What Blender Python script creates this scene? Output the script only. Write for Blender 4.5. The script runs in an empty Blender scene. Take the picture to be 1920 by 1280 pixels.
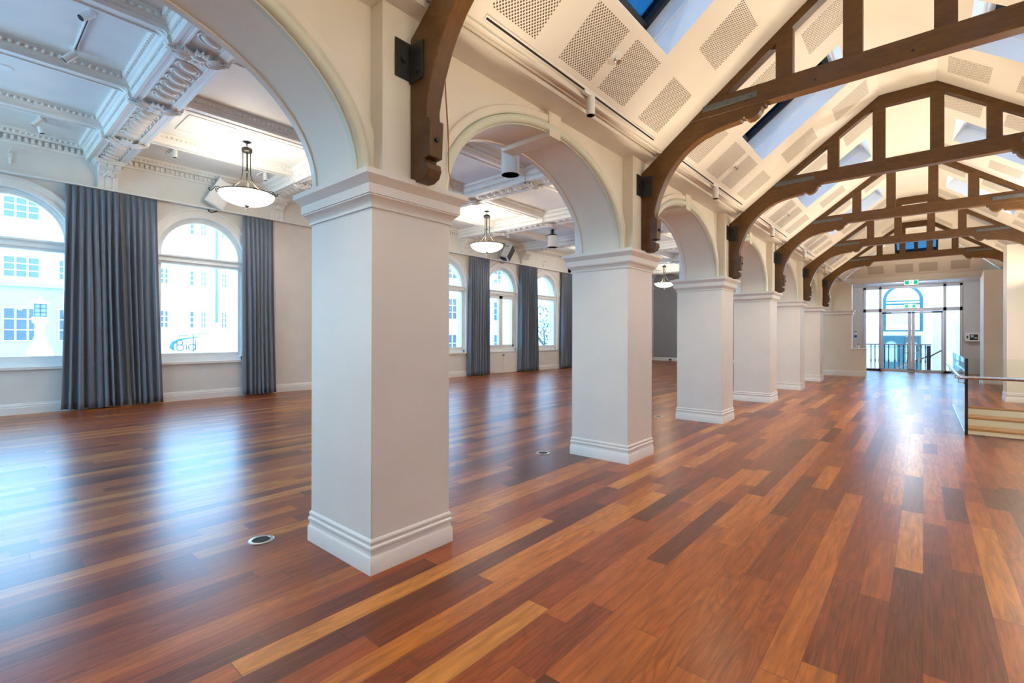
import bpy, bmesh, math, random
from mathutils import Vector, Matrix
random.seed(7)
PI = math.pi
C = bpy.context.scene.collection
scene = bpy.context.scene

# ------------------------------------------------------------------ materials
class NT:
    def __init__(s, name):
        s.m = bpy.data.materials.new(name); s.m.use_nodes = True
        s.t = s.m.node_tree; s.t.nodes.clear()
        s.out = s.t.nodes.new('ShaderNodeOutputMaterial')
    def n(s, typ, **kw):
        nd = s.t.nodes.new(typ)
        for k, v in kw.items(): setattr(nd, k, v)
        return nd
    def link(s, a, b): s.t.links.new(a, b)
    def put(s, sock, v):
        if isinstance(v, bpy.types.NodeSocket): s.link(v, sock)
        else: sock.default_value = v
    def math(s, op, a, b=None, c=None):
        nd = s.n('ShaderNodeMath', operation=op)
        s.put(nd.inputs[0], a)
        if b is not None: s.put(nd.inputs[1], b)
        if c is not None: s.put(nd.inputs[2], c)
        return nd.outputs[0]
    def xyz(s, geo=False):
        if geo: v = s.n('ShaderNodeNewGeometry').outputs['Position']
        else: v = s.n('ShaderNodeTexCoord').outputs['Object']
        sp = s.n('ShaderNodeSeparateXYZ'); s.link(v, sp.inputs[0])
        return sp.outputs[0], sp.outputs[1], sp.outputs[2], v
    def comb(s, x, y, z):
        nd = s.n('ShaderNodeCombineXYZ')
        for i, v in enumerate((x, y, z)): s.put(nd.inputs[i], v)
        return nd.outputs[0]
    def noise(s, vec, scale, detail=3, rough=.5, dist=0):
        nd = s.n('ShaderNodeTexNoise'); 
        if vec is not None: s.link(vec, nd.inputs['Vector'])
        nd.inputs['Scale'].default_value = scale; nd.inputs['Detail'].default_value = detail
        nd.inputs['Roughness'].default_value = rough; nd.inputs['Distortion'].default_value = dist
        return nd.outputs['Fac']
    def ramp(s, fac, stops, interp='LINEAR'):
        nd = s.n('ShaderNodeValToRGB'); r = nd.color_ramp; r.interpolation = interp
        while len(r.elements) < len(stops): r.elements.new(.5)
        for e, (p, c) in zip(r.elements, stops):
            e.position = p; e.color = (*c, 1)
        s.link(fac, nd.inputs[0]); return nd.outputs[0]
    def mix(s, fac, a, b, mode='MIX'):
        nd = s.n('ShaderNodeMix', data_type='RGBA', blend_type=mode)
        s.put(nd.inputs[0], fac)
        for i, v in ((6, a), (7, b)):
            if isinstance(v, tuple): v = (*v[:3], 1)
            s.put(nd.inputs[i], v)
        return nd.outputs[2]
    def bsdf(s, color, rough=.5, metal=0, spec=.5, normal=None, emit=None, estr=0, sheen=0, coat=0, coatr=.1):
        b = s.n('ShaderNodeBsdfPrincipled')
        if isinstance(color, tuple): color = (*color, 1)
        s.put(b.inputs['Base Color'], color); s.put(b.inputs['Roughness'], rough)
        b.inputs['Metallic'].default_value = metal; b.inputs['Specular IOR Level'].default_value = spec
        if normal is not None: s.link(normal, b.inputs['Normal'])
        if emit: b.inputs['Emission Color'].default_value = (*emit, 1); b.inputs['Emission Strength'].default_value = estr
        if sheen: b.inputs['Sheen Weight'].default_value = sheen
        if coat: b.inputs['Coat Weight'].default_value = coat; b.inputs['Coat Roughness'].default_value = coatr
        s.link(b.outputs[0], s.out.inputs[0]); return b
    def bump(s, h, strength=.1, dist=.01):
        nd = s.n('ShaderNodeBump'); nd.inputs['Strength'].default_value = strength
        nd.inputs['Distance'].default_value = dist; s.link(h, nd.inputs['Height']); return nd.outputs[0]

def paint(name, col, rough=.55, bump=.06, var=.03):
    t = NT(name); x, y, z, v = t.xyz()
    n1 = t.noise(v, 2.3, 3); n2 = t.noise(v, 160, 2)
    c = t.ramp(n1, [(.3, tuple(k * (1 - var) for k in col)), (.7, tuple(min(1, k * (1 + var)) for k in col))])
    t.bsdf(c, rough, spec=.35, normal=t.bump(n2, bump, .002)); return t.m
def metal(name, col, rough=.35, m=1.0):
    t = NT(name); x, y, z, v = t.xyz(); n1 = t.noise(v, 30, 3)
    c = t.ramp(n1, [(.3, tuple(k * .85 for k in col)), (.7, tuple(k * 1.12 for k in col))])
    t.bsdf(c, rough, metal=m, normal=t.bump(n1, .08, .003)); return t.m
def emis(name, col, strength):
    t = NT(name); t.bsdf(col, .5, emit=col, estr=strength); return t.m
def glass(name, tint=(.96, .99, 1), refl=1.0, spec_rough=0.0):
    t = NT(name)
    tr = t.n('ShaderNodeBsdfTransparent'); tr.inputs[0].default_value = (*tint, 1)
    gl = t.n('ShaderNodeBsdfGlossy'); gl.inputs['Roughness'].default_value = spec_rough
    gl.inputs[0].default_value = (.95, .98, 1, 1)
    fr = t.n('ShaderNodeFresnel'); fr.inputs[0].default_value = 1.5
    f = t.math('MULTIPLY', fr.outputs[0], refl)
    mx = t.n('ShaderNodeMixShader'); t.link(f, mx.inputs[0]); t.link(tr.outputs[0], mx.inputs[1]); t.link(gl.outputs[0], mx.inputs[2])
    t.link(mx.outputs[0], t.out.inputs[0]); return t.m

def floor_material(name, w=.137, L=1.5):
    t = NT(name); x, y, z, v = t.xyz()
    px = t.math('DIVIDE', x, w); row = t.math('FLOOR', px); fx = t.math('FRACT', px)
    wn = t.n('ShaderNodeTexWhiteNoise', noise_dimensions='1D'); t.link(row, wn.inputs['W'])
    off = t.math('MULTIPLY', wn.outputs['Value'], 37.7)
    wn3 = t.n('ShaderNodeTexWhiteNoise', noise_dimensions='1D'); t.link(t.math('ADD', row, 511.3), wn3.inputs['W'])
    ln = t.math('MULTIPLY_ADD', wn3.outputs['Value'], 1.0, .9)
    py = t.math('ADD', t.math('DIVIDE', y, ln), off)
    # warp so board lengths differ within one row
    py = t.math('ADD', py, t.math('MULTIPLY', t.math('SINE', t.math('MULTIPLY', py, 2.1)), .28))
    idy = t.math('FLOOR', py); fy = t.math('FRACT', py)
    w2 = t.n('ShaderNodeTexWhiteNoise', noise_dimensions='2D'); t.link(t.comb(row, idy, 0), w2.inputs['Vector'])
    rnd = w2.outputs['Value']
    sp = t.n('ShaderNodeSeparateColor'); t.link(w2.outputs['Color'], sp.inputs[0])
    r2, r3 = sp.outputs[1], sp.outputs[2]
    tone = t.ramp(rnd, [(0, (.10, .016, .004)), (.16, (.18, .031, .006)), (.42, (.29, .058, .008)), (.70, (.40, .100, .010)), (.88, (.50, .155, .016)), (.96, (.56, .21, .033)), (1, (.60, .26, .055))])
    # grain: long streaks and cathedral rings, shifted per board
    gx = t.math('ADD', x, t.math('MULTIPLY', r2, 9.0)); gy = t.math('ADD', y, t.math('MULTIPLY', r3, 17.0))
    g1 = t.noise(t.comb(t.math('MULTIPLY', gx, 14), t.math('MULTIPLY', gy, 1.1), 0), 2.2, 5, .6, .6)
    g2 = t.noise(t.comb(t.math('MULTIPLY', gx, 120), t.math('MULTIPLY', gy, 3.0), 0), 1.0, 3, .6)
    rings = t.math('SINE', t.math('MULTIPLY', t.noise(t.comb(t.math('MULTIPLY', gx, 5.5), t.math('MULTIPLY', gy, .9), 0), 1.3, 1.5, .45, .4), 70))
    c = t.mix(t.math('MULTIPLY', t.math('SUBTRACT', g1, .36), 2.4), tone, t.mix(1.0, tone, (.36, .28, .24), 'MULTIPLY'))
    c = t.mix(t.math('MULTIPLY', t.math('MAXIMUM', rings, 0), t.math('MULTIPLY', r3, .55)), c, t.mix(1.0, tone, (.40, .34, .32), 'MULTIPLY'))
    c = t.mix(t.math('MULTIPLY', t.math('SUBTRACT', g2, .4), .35), c, (.62, .30, .12))
    # joints
    ex = t.math('MINIMUM', fx, t.math('SUBTRACT', 1.0, fx)); ey = t.math('MINIMUM', fy, t.math('SUBTRACT', 1.0, fy))
    jx = t.math('LESS_THAN', ex, .008); jy = t.math('LESS_THAN', ey, .0014)
    jt = t.math('MAXIMUM', jx, jy)
    c = t.mix(t.math('MULTIPLY', jt, .75), c, (.028, .010, .005))
    rough = t.math('MULTIPLY_ADD', g1, .02, .276)
    h = t.math('SUBTRACT', t.math('MULTIPLY', t.noise(v, 3.5, 2), .6), t.math('MULTIPLY', jt, .8))
    t.bsdf(c, rough, spec=.5, normal=t.bump(h, .08, .004)); return t.m

def ceiling_material(name, cx=-.175):
    """cream plaster board with rectangular fields of staggered perforations, repeating per bay"""
    t = NT(name); x, y, z, v = t.xyz()
    n1 = t.noise(v, 2, 3)
    base = t.ramp(n1, [(.3, (.74, .71, .655)), (.7, (.77, .74, .685))])
    s = t.math('ABSOLUTE', t.math('SUBTRACT', x, cx))           # distance from the ridge
    P = 3.327
    yy = t.math('FRACT', t.math('DIVIDE', t.math('SUBTRACT', y, 1.96), P)); yy = t.math('MULTIPLY', yy, P)
    def band(q, a, b): return t.math('MULTIPLY', t.math('GREATER_THAN', q, a), t.math('LESS_THAN', q, b))
    A = band(yy, .335, .800); B = band(yy, 1.095, 1.562); Cc = band(yy, 1.695, 2.160); D = band(yy, 2.460, 2.925)
    low = band(s, 1.615, 1.985); mid = band(s, 1.005, 1.385); up = band(s, .40, .775)
    AD = t.math('MAXIMUM', A, D); BC = t.math('MAXIMUM', B, Cc)
    m = t.math('ADD', t.math('MULTIPLY', low, t.math('MAXIMUM', AD, BC)), t.math('MULTIPLY', t.math('MAXIMUM', mid, up), AD))
    m = t.math('MULTIPLY', m, t.math('LESS_THAN', y, 18.5))
    p = .0312
    u = t.math('DIVIDE', yy, p); w = t.math('DIVIDE', t.math('MULTIPLY', s, 1.2512), p)
    def dots(du):
        a = t.math('SUBTRACT', t.math('FRACT', t.math('ADD', u, du)), .5); b = t.math('SUBTRACT', t.math('FRACT', t.math('ADD', w, du)), .5)
        return t.math('LESS_THAN', t.math('ADD', t.math('MULTIPLY', a, a), t.math('MULTIPLY', b, b)), .062)
    d = t.math('MULTIPLY', m, t.math('MAXIMUM', dots(0.0), dots(.5)))
    c = t.mix(d, base, (.13, .10, .07))
    t.bsdf(c, .6, spec=.3, normal=t.bump(t.noise(v, 150, 2), .05, .002)); return t.m

def hip_material(name):
    t = NT(name); x, y, z, v = t.xyz()
    def band(q, a, b): return t.math('MULTIPLY', t.math('GREATER_THAN', q, a), t.math('LESS_THAN', q, b))
    cols = t.math('MAXIMUM', t.math('MAXIMUM', band(x, -1.51, -1.06), band(x, -.74, -.27)), t.math('MAXIMUM', band(x, -.12, .35), band(x, .67, 1.13)))
    m = t.math('MULTIPLY', cols, band(z, 3.68, 3.93)); p = .0312
    u = t.math('DIVIDE', x, p); w = t.math('DIVIDE', t.math('MULTIPLY', z, 1.66), p)
    def dots(du):
        a = t.math('SUBTRACT', t.math('FRACT', t.math('ADD', u, du)), .5); b = t.math('SUBTRACT', t.math('FRACT', t.math('ADD', w, du)), .5)
        return t.math('LESS_THAN', t.math('ADD', t.math('MULTIPLY', a, a), t.math('MULTIPLY', b, b)), .062)
    d = t.math('MULTIPLY', m, t.math('MAXIMUM', dots(0.0), dots(.5)))
    t.bsdf(t.mix(d, (.755, .725, .67), (.13, .10, .07)), .6, spec=.3); return t.m

def timber_material(name):
    t = NT(name); x, y, z, v = t.xyz()
    g = t.noise(t.comb(t.math('MULTIPLY', x, 3), t.math('MULTIPLY', y, 30), t.math('MULTIPLY', z, 9)), 2, 5, .65, .4)
    c = t.ramp(g, [(.25, (.060, .025, .005)), (.55, (.102, .045, .009)), (.8, (.135, .064, .014))])
    t.bsdf(c, .42, spec=.45, normal=t.bump(g, .35, .006)); return t.m

def curtain_material(name):
    t = NT(name); x, y, z, v = t.xyz()
    g = t.noise(t.comb(t.math('MULTIPLY', y, 260), t.math('MULTIPLY', z, 160), 0), 1, 2)
    c = t.ramp(g, [(.3, (.115, .148, .20)), (.7, (.178, .216, .278))])
    t.bsdf(c, .75, spec=.2, sheen=.5, normal=t.bump(g, .1, .002)); return t.m

def stone_material(name, col):
    t = NT(name); x, y, z, v = t.xyz()
    n = t.noise(v, .8, 4); c = t.ramp(n, [(.3, tuple(k * .9 for k in col)), (.7, col)])
    t.bsdf(c, .8, spec=.2, normal=t.bump(t.noise(v, 12, 3), .2, .02)); return t.m

def wood_material(name, a, b):
    t = NT(name); x, y, z, v = t.xyz()
    g = t.noise(t.comb(t.math('MULTIPLY', x, 4), t.math('MULTIPLY', y, 4), t.math('MULTIPLY', z, 40)), 2, 4, .6, .5)
    t.bsdf(t.ramp(g, [(.3, a), (.7, b)]), .3, spec=.5); return t.m

M = dict(
    sage=paint('pale sage paint', (.68, .715, .60), .5, .02), wall=paint('wall paint', (.75, .735, .705)), nave=paint('nave wall paint', (.79, .745, .645)),
    trim=paint('trim paint', (.78, .77, .745), .4, .02), pillar=paint('pillar paint', (.755, .735, .70), .5, .05),
    grey=paint('grey wall paint', (.30, .29, .29)), lobbygrey=paint('lobby wall paint', (.60, .60, .61)),
    hallceil=paint('hall ceiling paint', (.80, .80, .785), .6, .03), plaster=paint('plaster ornament paint', (.79, .785, .765), .5, .02),
    frame=paint('window frame paint', (.80, .84, .85), .4, .02), floor=floor_material('timber boards'),
    ceil=ceiling_material('perforated ceiling board'), hip=hip_material('perforated end ceiling board'), soffit=paint('soffit paint', (.75, .72, .665)),
    timber=timber_material('brown truss timber'), iron=metal('dark iron', (.045, .047, .05), .5, .5), steel=metal('grey steel strap', (.12, .135, .145), .5, .6),
    stain=metal('stainless steel', (.62, .62, .62), .25), bronze=metal('dark bronze', (.022, .022, .019), .45, .5), black=paint('black plastic', (.015, .015, .017), .4, .02),
    curtain=curtain_material('blue grey velvet'), glass=glass('window glass', (.97, .99, 1.0), .7), skyglass=glass('skylight glass', (.74, .88, .96), .6), roofglass=glass('blue roof window glass', (.13, .20, .25), .6), dimglass=glass('sky dimming blue glass', (.06, .155, .215), .5),
    balglass=glass('balustrade glass', (.955, .985, .968), .8), doorglass=glass('door glass', (.95, .985, .985), .9),
    bowl=emis('lit opal glass', (1.0, .93, .80), 3.2), lens=emis('lit lamp lens', (1.0, .93, .8), 6.0), white=paint('white powder coat', (.80, .80, .79), .4, .02),
    alu=paint('door frame paint', (.66, .64, .68), .4, .02), teal=paint('teal joinery paint', (.035, .095, .105), .4, .02),
    stone=stone_material('white render', (.78, .80, .82)), stone2=stone_material('grey render', (.30, .31, .32)), street=stone_material('pale paving', (.72, .73, .74)),
    darkglass=paint('dark window pane', (.07, .085, .11), .1, .0), green=emis('lit green sign face', (.0, .33, .20), .9), signwhite=emis('lit white sign face', (.9, 1, .95), 1.0),
    blue=paint('blue print', (.02, .10, .38), .4, .02), handrail=wood_material('varnished handrail', (.16, .045, .016), (.26, .08, .03)), nosing=wood_material('stair nosing timber', (.30, .14, .05), (.46, .24, .10)),
    riser=paint('stair riser paint', (.66, .64, .55), .5, .02), cord=paint('orange cord', (.45, .20, .07), .5, .02), leaf=paint('leaf green', (.05, .09, .05), .6, .02),
    bark=paint('bark brown', (.08, .06, .05), .7, .1), screen=paint('dark cabinet window', (.02, .05, .06), .15, .0), letter=paint('dark grey lettering', (.03, .03, .033), .5, .0),
    polegreen=paint('blue green pole paint', (.10, .165, .18), .4, .02), socket=metal('floor box metal', (.55, .55, .53), .3), dark=paint('dark recess', (.02, .02, .022), .7, .02))

# ------------------------------------------------------------------ mesh helpers
class G:
    def __init__(s): s.v = []; s.f = []
    def add(s, vs, fs):
        b = len(s.v); s.v += [tuple(p) for p in vs]; s.f += [tuple(b + i for i in f) for f in fs]; return s
    def box(s, x0, x1, y0, y1, z0, z1):
        return s.add([(x0, y0, z0), (x1, y0, z0), (x1, y1, z0), (x0, y1, z0), (x0, y0, z1), (x1, y0, z1), (x1, y1, z1), (x0, y1, z1)],
                     [(0, 3, 2, 1), (4, 5, 6, 7), (0, 1, 5, 4), (1, 2, 6, 5), (2, 3, 7, 6), (3, 0, 4, 7)])
    def prism(s, poly, axis, a, b):
        """poly: 2D points on the two remaining axes (in x,y,z order), extruded from a to b along axis"""
        def P(u, w, t): return {'x': (t, u, w), 'y': (u, t, w), 'z': (u, w, t)}[axis]
        n = len(poly); ar = sum(poly[i][0] * poly[(i + 1) % n][1] - poly[(i + 1) % n][0] * poly[i][1] for i in range(n))
        if ar < 0: poly = poly[::-1]
        vs = [P(u, w, a) for u, w in poly] + [P(u, w, b) for u, w in poly]
        fs = [tuple(range(n))[::-1], tuple(range(n, 2 * n))] + [(i, (i + 1) % n, n + (i + 1) % n, n + i) for i in range(n)]
        if axis == 'y': fs = [f[::-1] for f in fs]
        return s.add(vs, fs)
    def lathe(s, prof, c=(0, 0, 0), seg=24, axis='z'):
        vs = []; fs = []
        n = len(prof)
        for k in range(seg):
            a = 2 * PI * k / seg
            for r, h in prof:
                p = (r * math.cos(a), r * math.sin(a), h)
                if axis == 'x': p = (p[2], p[0], p[1])
                if axis == 'y': p = (p[1], p[2], p[0])
                vs.append((c[0] + p[0], c[1] + p[1], c[2] + p[2]))
        for k in range(seg):
            k2 = (k + 1) % seg
            for i in range(n - 1): fs.append((k * n + i, k2 * n + i, k2 * n + i + 1, k * n + i + 1))
        if prof[0][0] > 1e-6: fs.append(tuple(k * n for k in range(seg))[::-1])
        if prof[-1][0] > 1e-6: fs.append(tuple(k * n + n - 1 for k in range(seg)))
        return s.add(vs, fs)
    def cyl(s, c, r, h, axis='z', seg=16): return s.lathe([(r, 0), (r, h)], c, seg, axis)
    def tube(s, pts, r, n=8, closed=False):
        pts = [Vector(p) for p in pts]; N = len(pts); vs = []; fs = []; prev = None
        for i, p in enumerate(pts):
            if closed: d = pts[(i + 1) % N] - pts[i - 1]
            else: d = pts[min(i + 1, N - 1)] - pts[max(i - 1, 0)]
            d.normalize()
            if prev is None:
                prev = d.orthogonal().normalized()
            u = (prev - d * prev.dot(d))
            if u.length < 1e-5: u = d.orthogonal()
            u.normalize(); w = d.cross(u); prev = u
            rr = r[i] if isinstance(r, (list, tuple)) else r
            for k in range(n):
                a = 2 * PI * k / n; vs.append(p + u * (rr * math.cos(a)) + w * (rr * math.sin(a)))
        m = N if closed else N - 1
        for i in range(m):
            j = (i + 1) % N
            for k in range(n): fs.append((i * n + k, i * n + (k + 1) % n, j * n + (k + 1) % n, j * n + k))
        if not closed: fs += [tuple(range(n))[::-1], tuple((N - 1) * n + k for k in range(n))]
        return s.add(vs, fs)
    def ell(s, c, r, seg=12, rings=7, rot=None):
        vs = []; fs = []
        for i in range(rings + 1):
            th = PI * i / rings
            for k in range(seg):
                a = 2 * PI * k / seg
                p = Vector((r[0] * math.sin(th) * math.cos(a), r[1] * math.sin(th) * math.sin(a), r[2] * math.cos(th)))
                if rot is not None: p = rot @ p
                vs.append(Vector(c) + p)
        for i in range(rings):
            for k in range(seg): fs.append((i * seg + k, (i + 1) * seg + k, (i + 1) * seg + (k + 1) % seg, i * seg + (k + 1) % seg))
        return s.add(vs, fs)
    def sweep(s, rows, closed_profile=True, caps=True):
        """rows: list of cross-sections (each a list of 3D points)"""
        n = len(rows[0]); vs = [p for r in rows for p in r]; fs = []
        for i in range(len(rows) - 1):
            for k in range(n if closed_profile else n - 1):
                fs.append((i * n + k, i * n + (k + 1) % n, (i + 1) * n + (k + 1) % n, (i + 1) * n + k))
        if caps and closed_profile: fs += [tuple(range(n))[::-1], tuple((len(rows) - 1) * n + k for k in range(n))]
        return s.add(vs, fs)

def worldloc(o):
    p = Vector((0, 0, 0))
    while o: p += o.location; o = o.parent
    return p
def obj(name, g, mat, parent=None, smooth=35, bevel=0, mats=None):
    me = bpy.data.meshes.new(name)
    off = worldloc(parent) if parent else Vector((0, 0, 0))
    me.from_pydata([tuple(Vector(p) - off) for p in g.v], [], g.f); me.update()
    bm = bmesh.new(); bm.from_mesh(me); bmesh.ops.recalc_face_normals(bm, faces=bm.faces[:]); bm.to_mesh(me); bm.free()
    me.materials.append(M[mat] if isinstance(mat, str) else mat)
    if smooth:
        me.polygons.foreach_set('use_smooth', [True] * len(me.polygons)); me.set_sharp_from_angle(angle=math.radians(smooth))
    o = bpy.data.objects.new(name, me); C.objects.link(o)
    if parent: o.parent = parent
    if bevel:
        b = o.modifiers.new('bevel', 'BEVEL'); b.width = bevel; b.segments = 2; b.limit_method = 'ANGLE'; b.angle_limit = math.radians(50)
    return o
def tag(o, label, cat, group=None, kind=None):
    o['label'] = label; o['category'] = cat
    if group: o['group'] = group
    if kind: o['kind'] = kind
    return o
def thing(name, label, cat, loc=(0, 0, 0), group=None, kind=None):
    o = bpy.data.objects.new(name, None); C.objects.link(o); o.location = loc; o.empty_display_size = .1
    return tag(o, label, cat, group, kind)
def struct(name, g, mat, label, cat, parent=None, **kw):
    o = obj(name, g, mat, parent, **kw)
    if not parent: tag(o, label, cat, None, 'structure')
    return o
def dup(root, dloc, label):
    def cp(o, par):
        c = o.copy(); C.objects.link(c)
        if par: c.parent = par
        for ch in kids.get(o.name, []): cp(ch, c)
        return c
    kids = {}
    def collect(o):
        for x in list(o.children): kids.setdefault(o.name, []).append(x); collect(x)
    collect(root)
    r = cp(root, None); r.location = Vector(root.location) + Vector(dloc); r['label'] = label
    return r

# ------------------------------------------------------------------ layout constants (metres)
BAY = 3.327; AX = -.175
def YC(n): return 1.96 + BAY * (n - 1)          # pillar n centre, n = 1 is the nearest in view
XW = -12.60                                      # inner face of the window wall
ZC = 5.20                                        # hall ceiling
def zs(x): return 4.89 - .752 * (abs(x - AX) - .305)
YB = -6.0; YE = 28.0
ordn = ['', 'nearest', 'second', 'third', 'fourth', 'fifth', 'sixth']

# ------------------------------------------------------------------ floor
SX0, SX1, SY0, SY1 = .50, 2.29, 9.78, 13.9
g = G()
xs = [XW - .02, SX0, SX1]; 
def quad(g, x0, x1, y0, y1, z): g.add([(x0, y0, z), (x1, y0, z), (x1, y1, z), (x0, y1, z)], [(0, 1, 2, 3)])
for x0, x1, y0, y1 in ((XW - .02, SX0, YB, YE), (SX0, SX1, YB, SY0), (SX0, SX1, SY1, YE)):
    g.box(x0, x1, y0, y1, -.12, 0)
struct('floor', g, 'floor', 'polished red brown timber board floor running through hall and nave', 'floor', smooth=0)

# ------------------------------------------------------------------ window wall with arched openings
WINS = [(-5.1, 'plain'), (-2.25, 'plain'), (.585, 'plain'), (3.70, 'plain'), (7.75, 'plain'), (11.17, 'plain'), (14.05, 'door'), (16.87, 'plain'), (20.4, 'plain'), (23.3, 'plain')]
WR = .88; SILL = .86; SPR = 3.27; WT = .42
def arch_wall(axis, a0, a1, n0, n1, z0, z1, openings, seg=24):
    """wall slab between n0 and n1 (thickness) along a0..a1; openings: (centre, halfwidth, rise, sill, spring)"""
    g = G()
    def P(a, n, z): return (n, a, z) if axis == 'y' else (a, n, z)
    def q(p): g.add(p, [(0, 1, 2, 3)])
    cur = a0
    for c, hw, rise, sill, spr in sorted(openings):
        for n in (n0, n1):
            q([P(cur, n, z0), P(c - hw, n, z0), P(c - hw, n, z1), P(cur, n, z1)])
            if sill > z0: q([P(c - hw, n, z0), P(c + hw, n, z0), P(c + hw, n, sill), P(c - hw, n, sill)])
        if sill > z0: q([P(c - hw, n0, sill), P(c + hw, n0, sill), P(c + hw, n1, sill), P(c - hw, n1, sill)])
        if spr > sill:
            for s in (-1, 1): q([P(c + s * hw, n0, max(sill, z0)), P(c + s * hw, n1, max(sill, z0)), P(c + s * hw, n1, spr), P(c + s * hw, n0, spr)])
        pts = [(c - hw * math.cos(PI * i / seg), spr + rise * math.sin(PI * i / seg)) for i in range(seg + 1)]
        for (u0, w0), (u1, w1) in zip(pts, pts[1:]):
            for n in (n0, n1): q([P(u0, n, w0), P(u1, n, w1), P(u1, n, z1), P(u0, n, z1)])
            q([P(u0, n0, w0), P(u1, n0, w1), P(u1, n1, w1), P(u0, n1, w0)])
        cur = c + hw
    for n in (n0, n1): q([P(cur, n, z0), P(a1, n, z0), P(a1, n, z1), P(cur, n, z1)])
    for a in (a0, a1): q([P(a, n0, z0), P(a, n1, z0), P(a, n1, z1), P(a, n0, z1)])
    q([P(a0, n0, z1), P(a1, n0, z1), P(a1, n1, z1), P(a0, n1, z1)])
    bm = bmesh.new()
    me = bpy.data.meshes.new('tmp'); me.from_pydata(g.v, [], g.f); bm.from_mesh(me); bmesh.ops.remove_doubles(bm, verts=bm.verts[:], dist=.0005)
    g2 = G(); g2.v = [tuple(v.co) for v in bm.verts]; bm.verts.index_update(); g2.f = [tuple(v.index for v in f.verts) for f in bm.faces]; bm.free(); bpy.data.meshes.remove(me)
    return g2
g = arch_wall('y', YB, YE, XW, XW - WT, -1.0, 5.4, [(c, WR, WR, SILL, SPR) for c, k in WINS])
struct('wall_left', g, 'wall', 'off white hall wall pierced by tall arched windows', 'wall', smooth=20)

def arch_band(g, c, r0, r1, x0, x1, spr, z0=None, seg=28):
    """half ring in the wall plane, optionally with straight legs down to z0"""
    rows = []
    pts = []
    if z0 is not None: pts.append(('leg', -1))
    angs = [PI * i / seg for i in range(seg + 1)]
    def sec(cy, cz, dx, dz, base): pass
    if z0 is not None:
        rows.append([(x0, c + r0, z0), (x1, c + r0, z0), (x1, c + r1, z0), (x0, c + r1, z0)])
    for a in angs:
        ca, sa = math.cos(a), math.sin(a)
        rows.append([(x0, c + r0 * ca, spr + r0 * sa), (x1, c + r0 * ca, spr + r0 * sa), (x1, c + r1 * ca, spr + r1 * sa), (x0, c + r1 * ca, spr + r1 * sa)])
    if z0 is not None:
        rows.append([(x0, c - r0, z0), (x1, c - r0, z0), (x1, c - r1, z0), (x0, c - r1, z0)])
    g.sweep(rows)
XF = XW - .10
visible_wins = {.585: 1, 3.70: 2, 11.17: 3, 14.05: 4, 16.87: 5}
k = 0
wlab = {1: 'arched window at the left edge of the photo, facing a white office facade', 2: 'arched window framing the street pole and lettered hoarding outside', 3: 'arched window half hidden behind the nearest pillar, left of the door-like window', 4: 'arched window with two tall casements above cupboard doors', 5: 'arched window with a bare tree outside'}
for c, kind in WINS:
    k += 1; vis = visible_wins.get(c)
    lab = wlab.get(vis, 'arched window of the hall wall beyond the view')
    f = G(); arch_band(f, c, .775, .835, XF - .09, XF, SPR, 1.06 - .09); arch_band(f, c, .835, WR + .01, XF - .12, XF + .03, SPR, SILL)
    f.box(XF - .09, XF, c - .78, c + .78, 1.06 - .10, 1.06); f.box(XF - .12, XF + .03, c - WR, c + WR, SILL + .01, .96)
    f.box(XF - .09, XF - .01, c - .79, c + .79, SPR - .02, SPR + .0)
    w = bpy.data.objects  # noqa
    win = struct('window_%d' % k, f, 'frame', lab, 'window')
    t = G(); t.box(XF - .10, XF + .05, c - .84, c + .84, 3.05, 3.25); t.box(XF - .10, XF + .075, c - .85, c + .85, 3.10, 3.13); t.box(XF - .10, XF + .085, c - .85, c + .85, 3.21, 3.245)
    obj('transom_bar', t, 'frame', win, bevel=.006)
    s = G(); s.box(XW - .2, XW + .045, c - WR - .06, c + WR + .06, SILL - .05, SILL + .012)
    obj('sill', s, 'trim', win, bevel=.008)
    p = G(); rows = [[(XF - .05, c - .78 * math.cos(PI * i / 24), SPR + .78 * math.sin(PI * i / 24)) for i in range(25)]]
    pts = rows[0]; p.add(pts + [(x - .006, y, z) for x, y, z in pts], [tuple(range(25)), tuple(range(25, 50))[::-1]] + [(i, i + 1, 26 + i, 25 + i) for i in range(24)] + [(24, 0, 25, 49)])
    p.box(XF - .056, XF - .05, c - .78, c + .78, 1.05, 3.06)
    obj('pane', p, 'glass', win, smooth=0)
    if kind == 'door':
        m = G(); m.box(XF - .09, XF + .02, c - .10, c + .10, 1.04, 3.06); m.box(XF - .08, XF + .025, c - .012, c + .012, 1.04, 2.95)
        for s_ in (-1, 1): m.box(XF - .09, XF + .01, c + s_ * .745 - .06, c + s_ * .745 + .06, 1.04, 3.06)
        m.box(XF - .09, XF + .02, c - .80, c + .80, 2.93, 3.06); m.box(XF - .09, XF + .01, c - .8, c + .8, 1.04, 1.12)
        obj('casement_frames', m, 'frame', win, bevel=.005)
    # moulded architrave on the wall face
    a = G(); arch_band(a, c, WR, WR + .06, XW - .002, XW + .035, SPR, None); arch_band(a, c, WR + .06, WR + .16, XW - .002, XW + .02, SPR, None); arch_band(a, c, WR + .16, WR + .20, XW - .002, XW + .045, SPR, None)
    for s_ in (-1, 1): a.box(XW - .002, XW + .03, c + s_ * (WR + .05) - .05, c + s_ * (WR + .05) + .05, SILL + .01, SPR)
    obj('architrave', a, 'trim', win)
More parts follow.
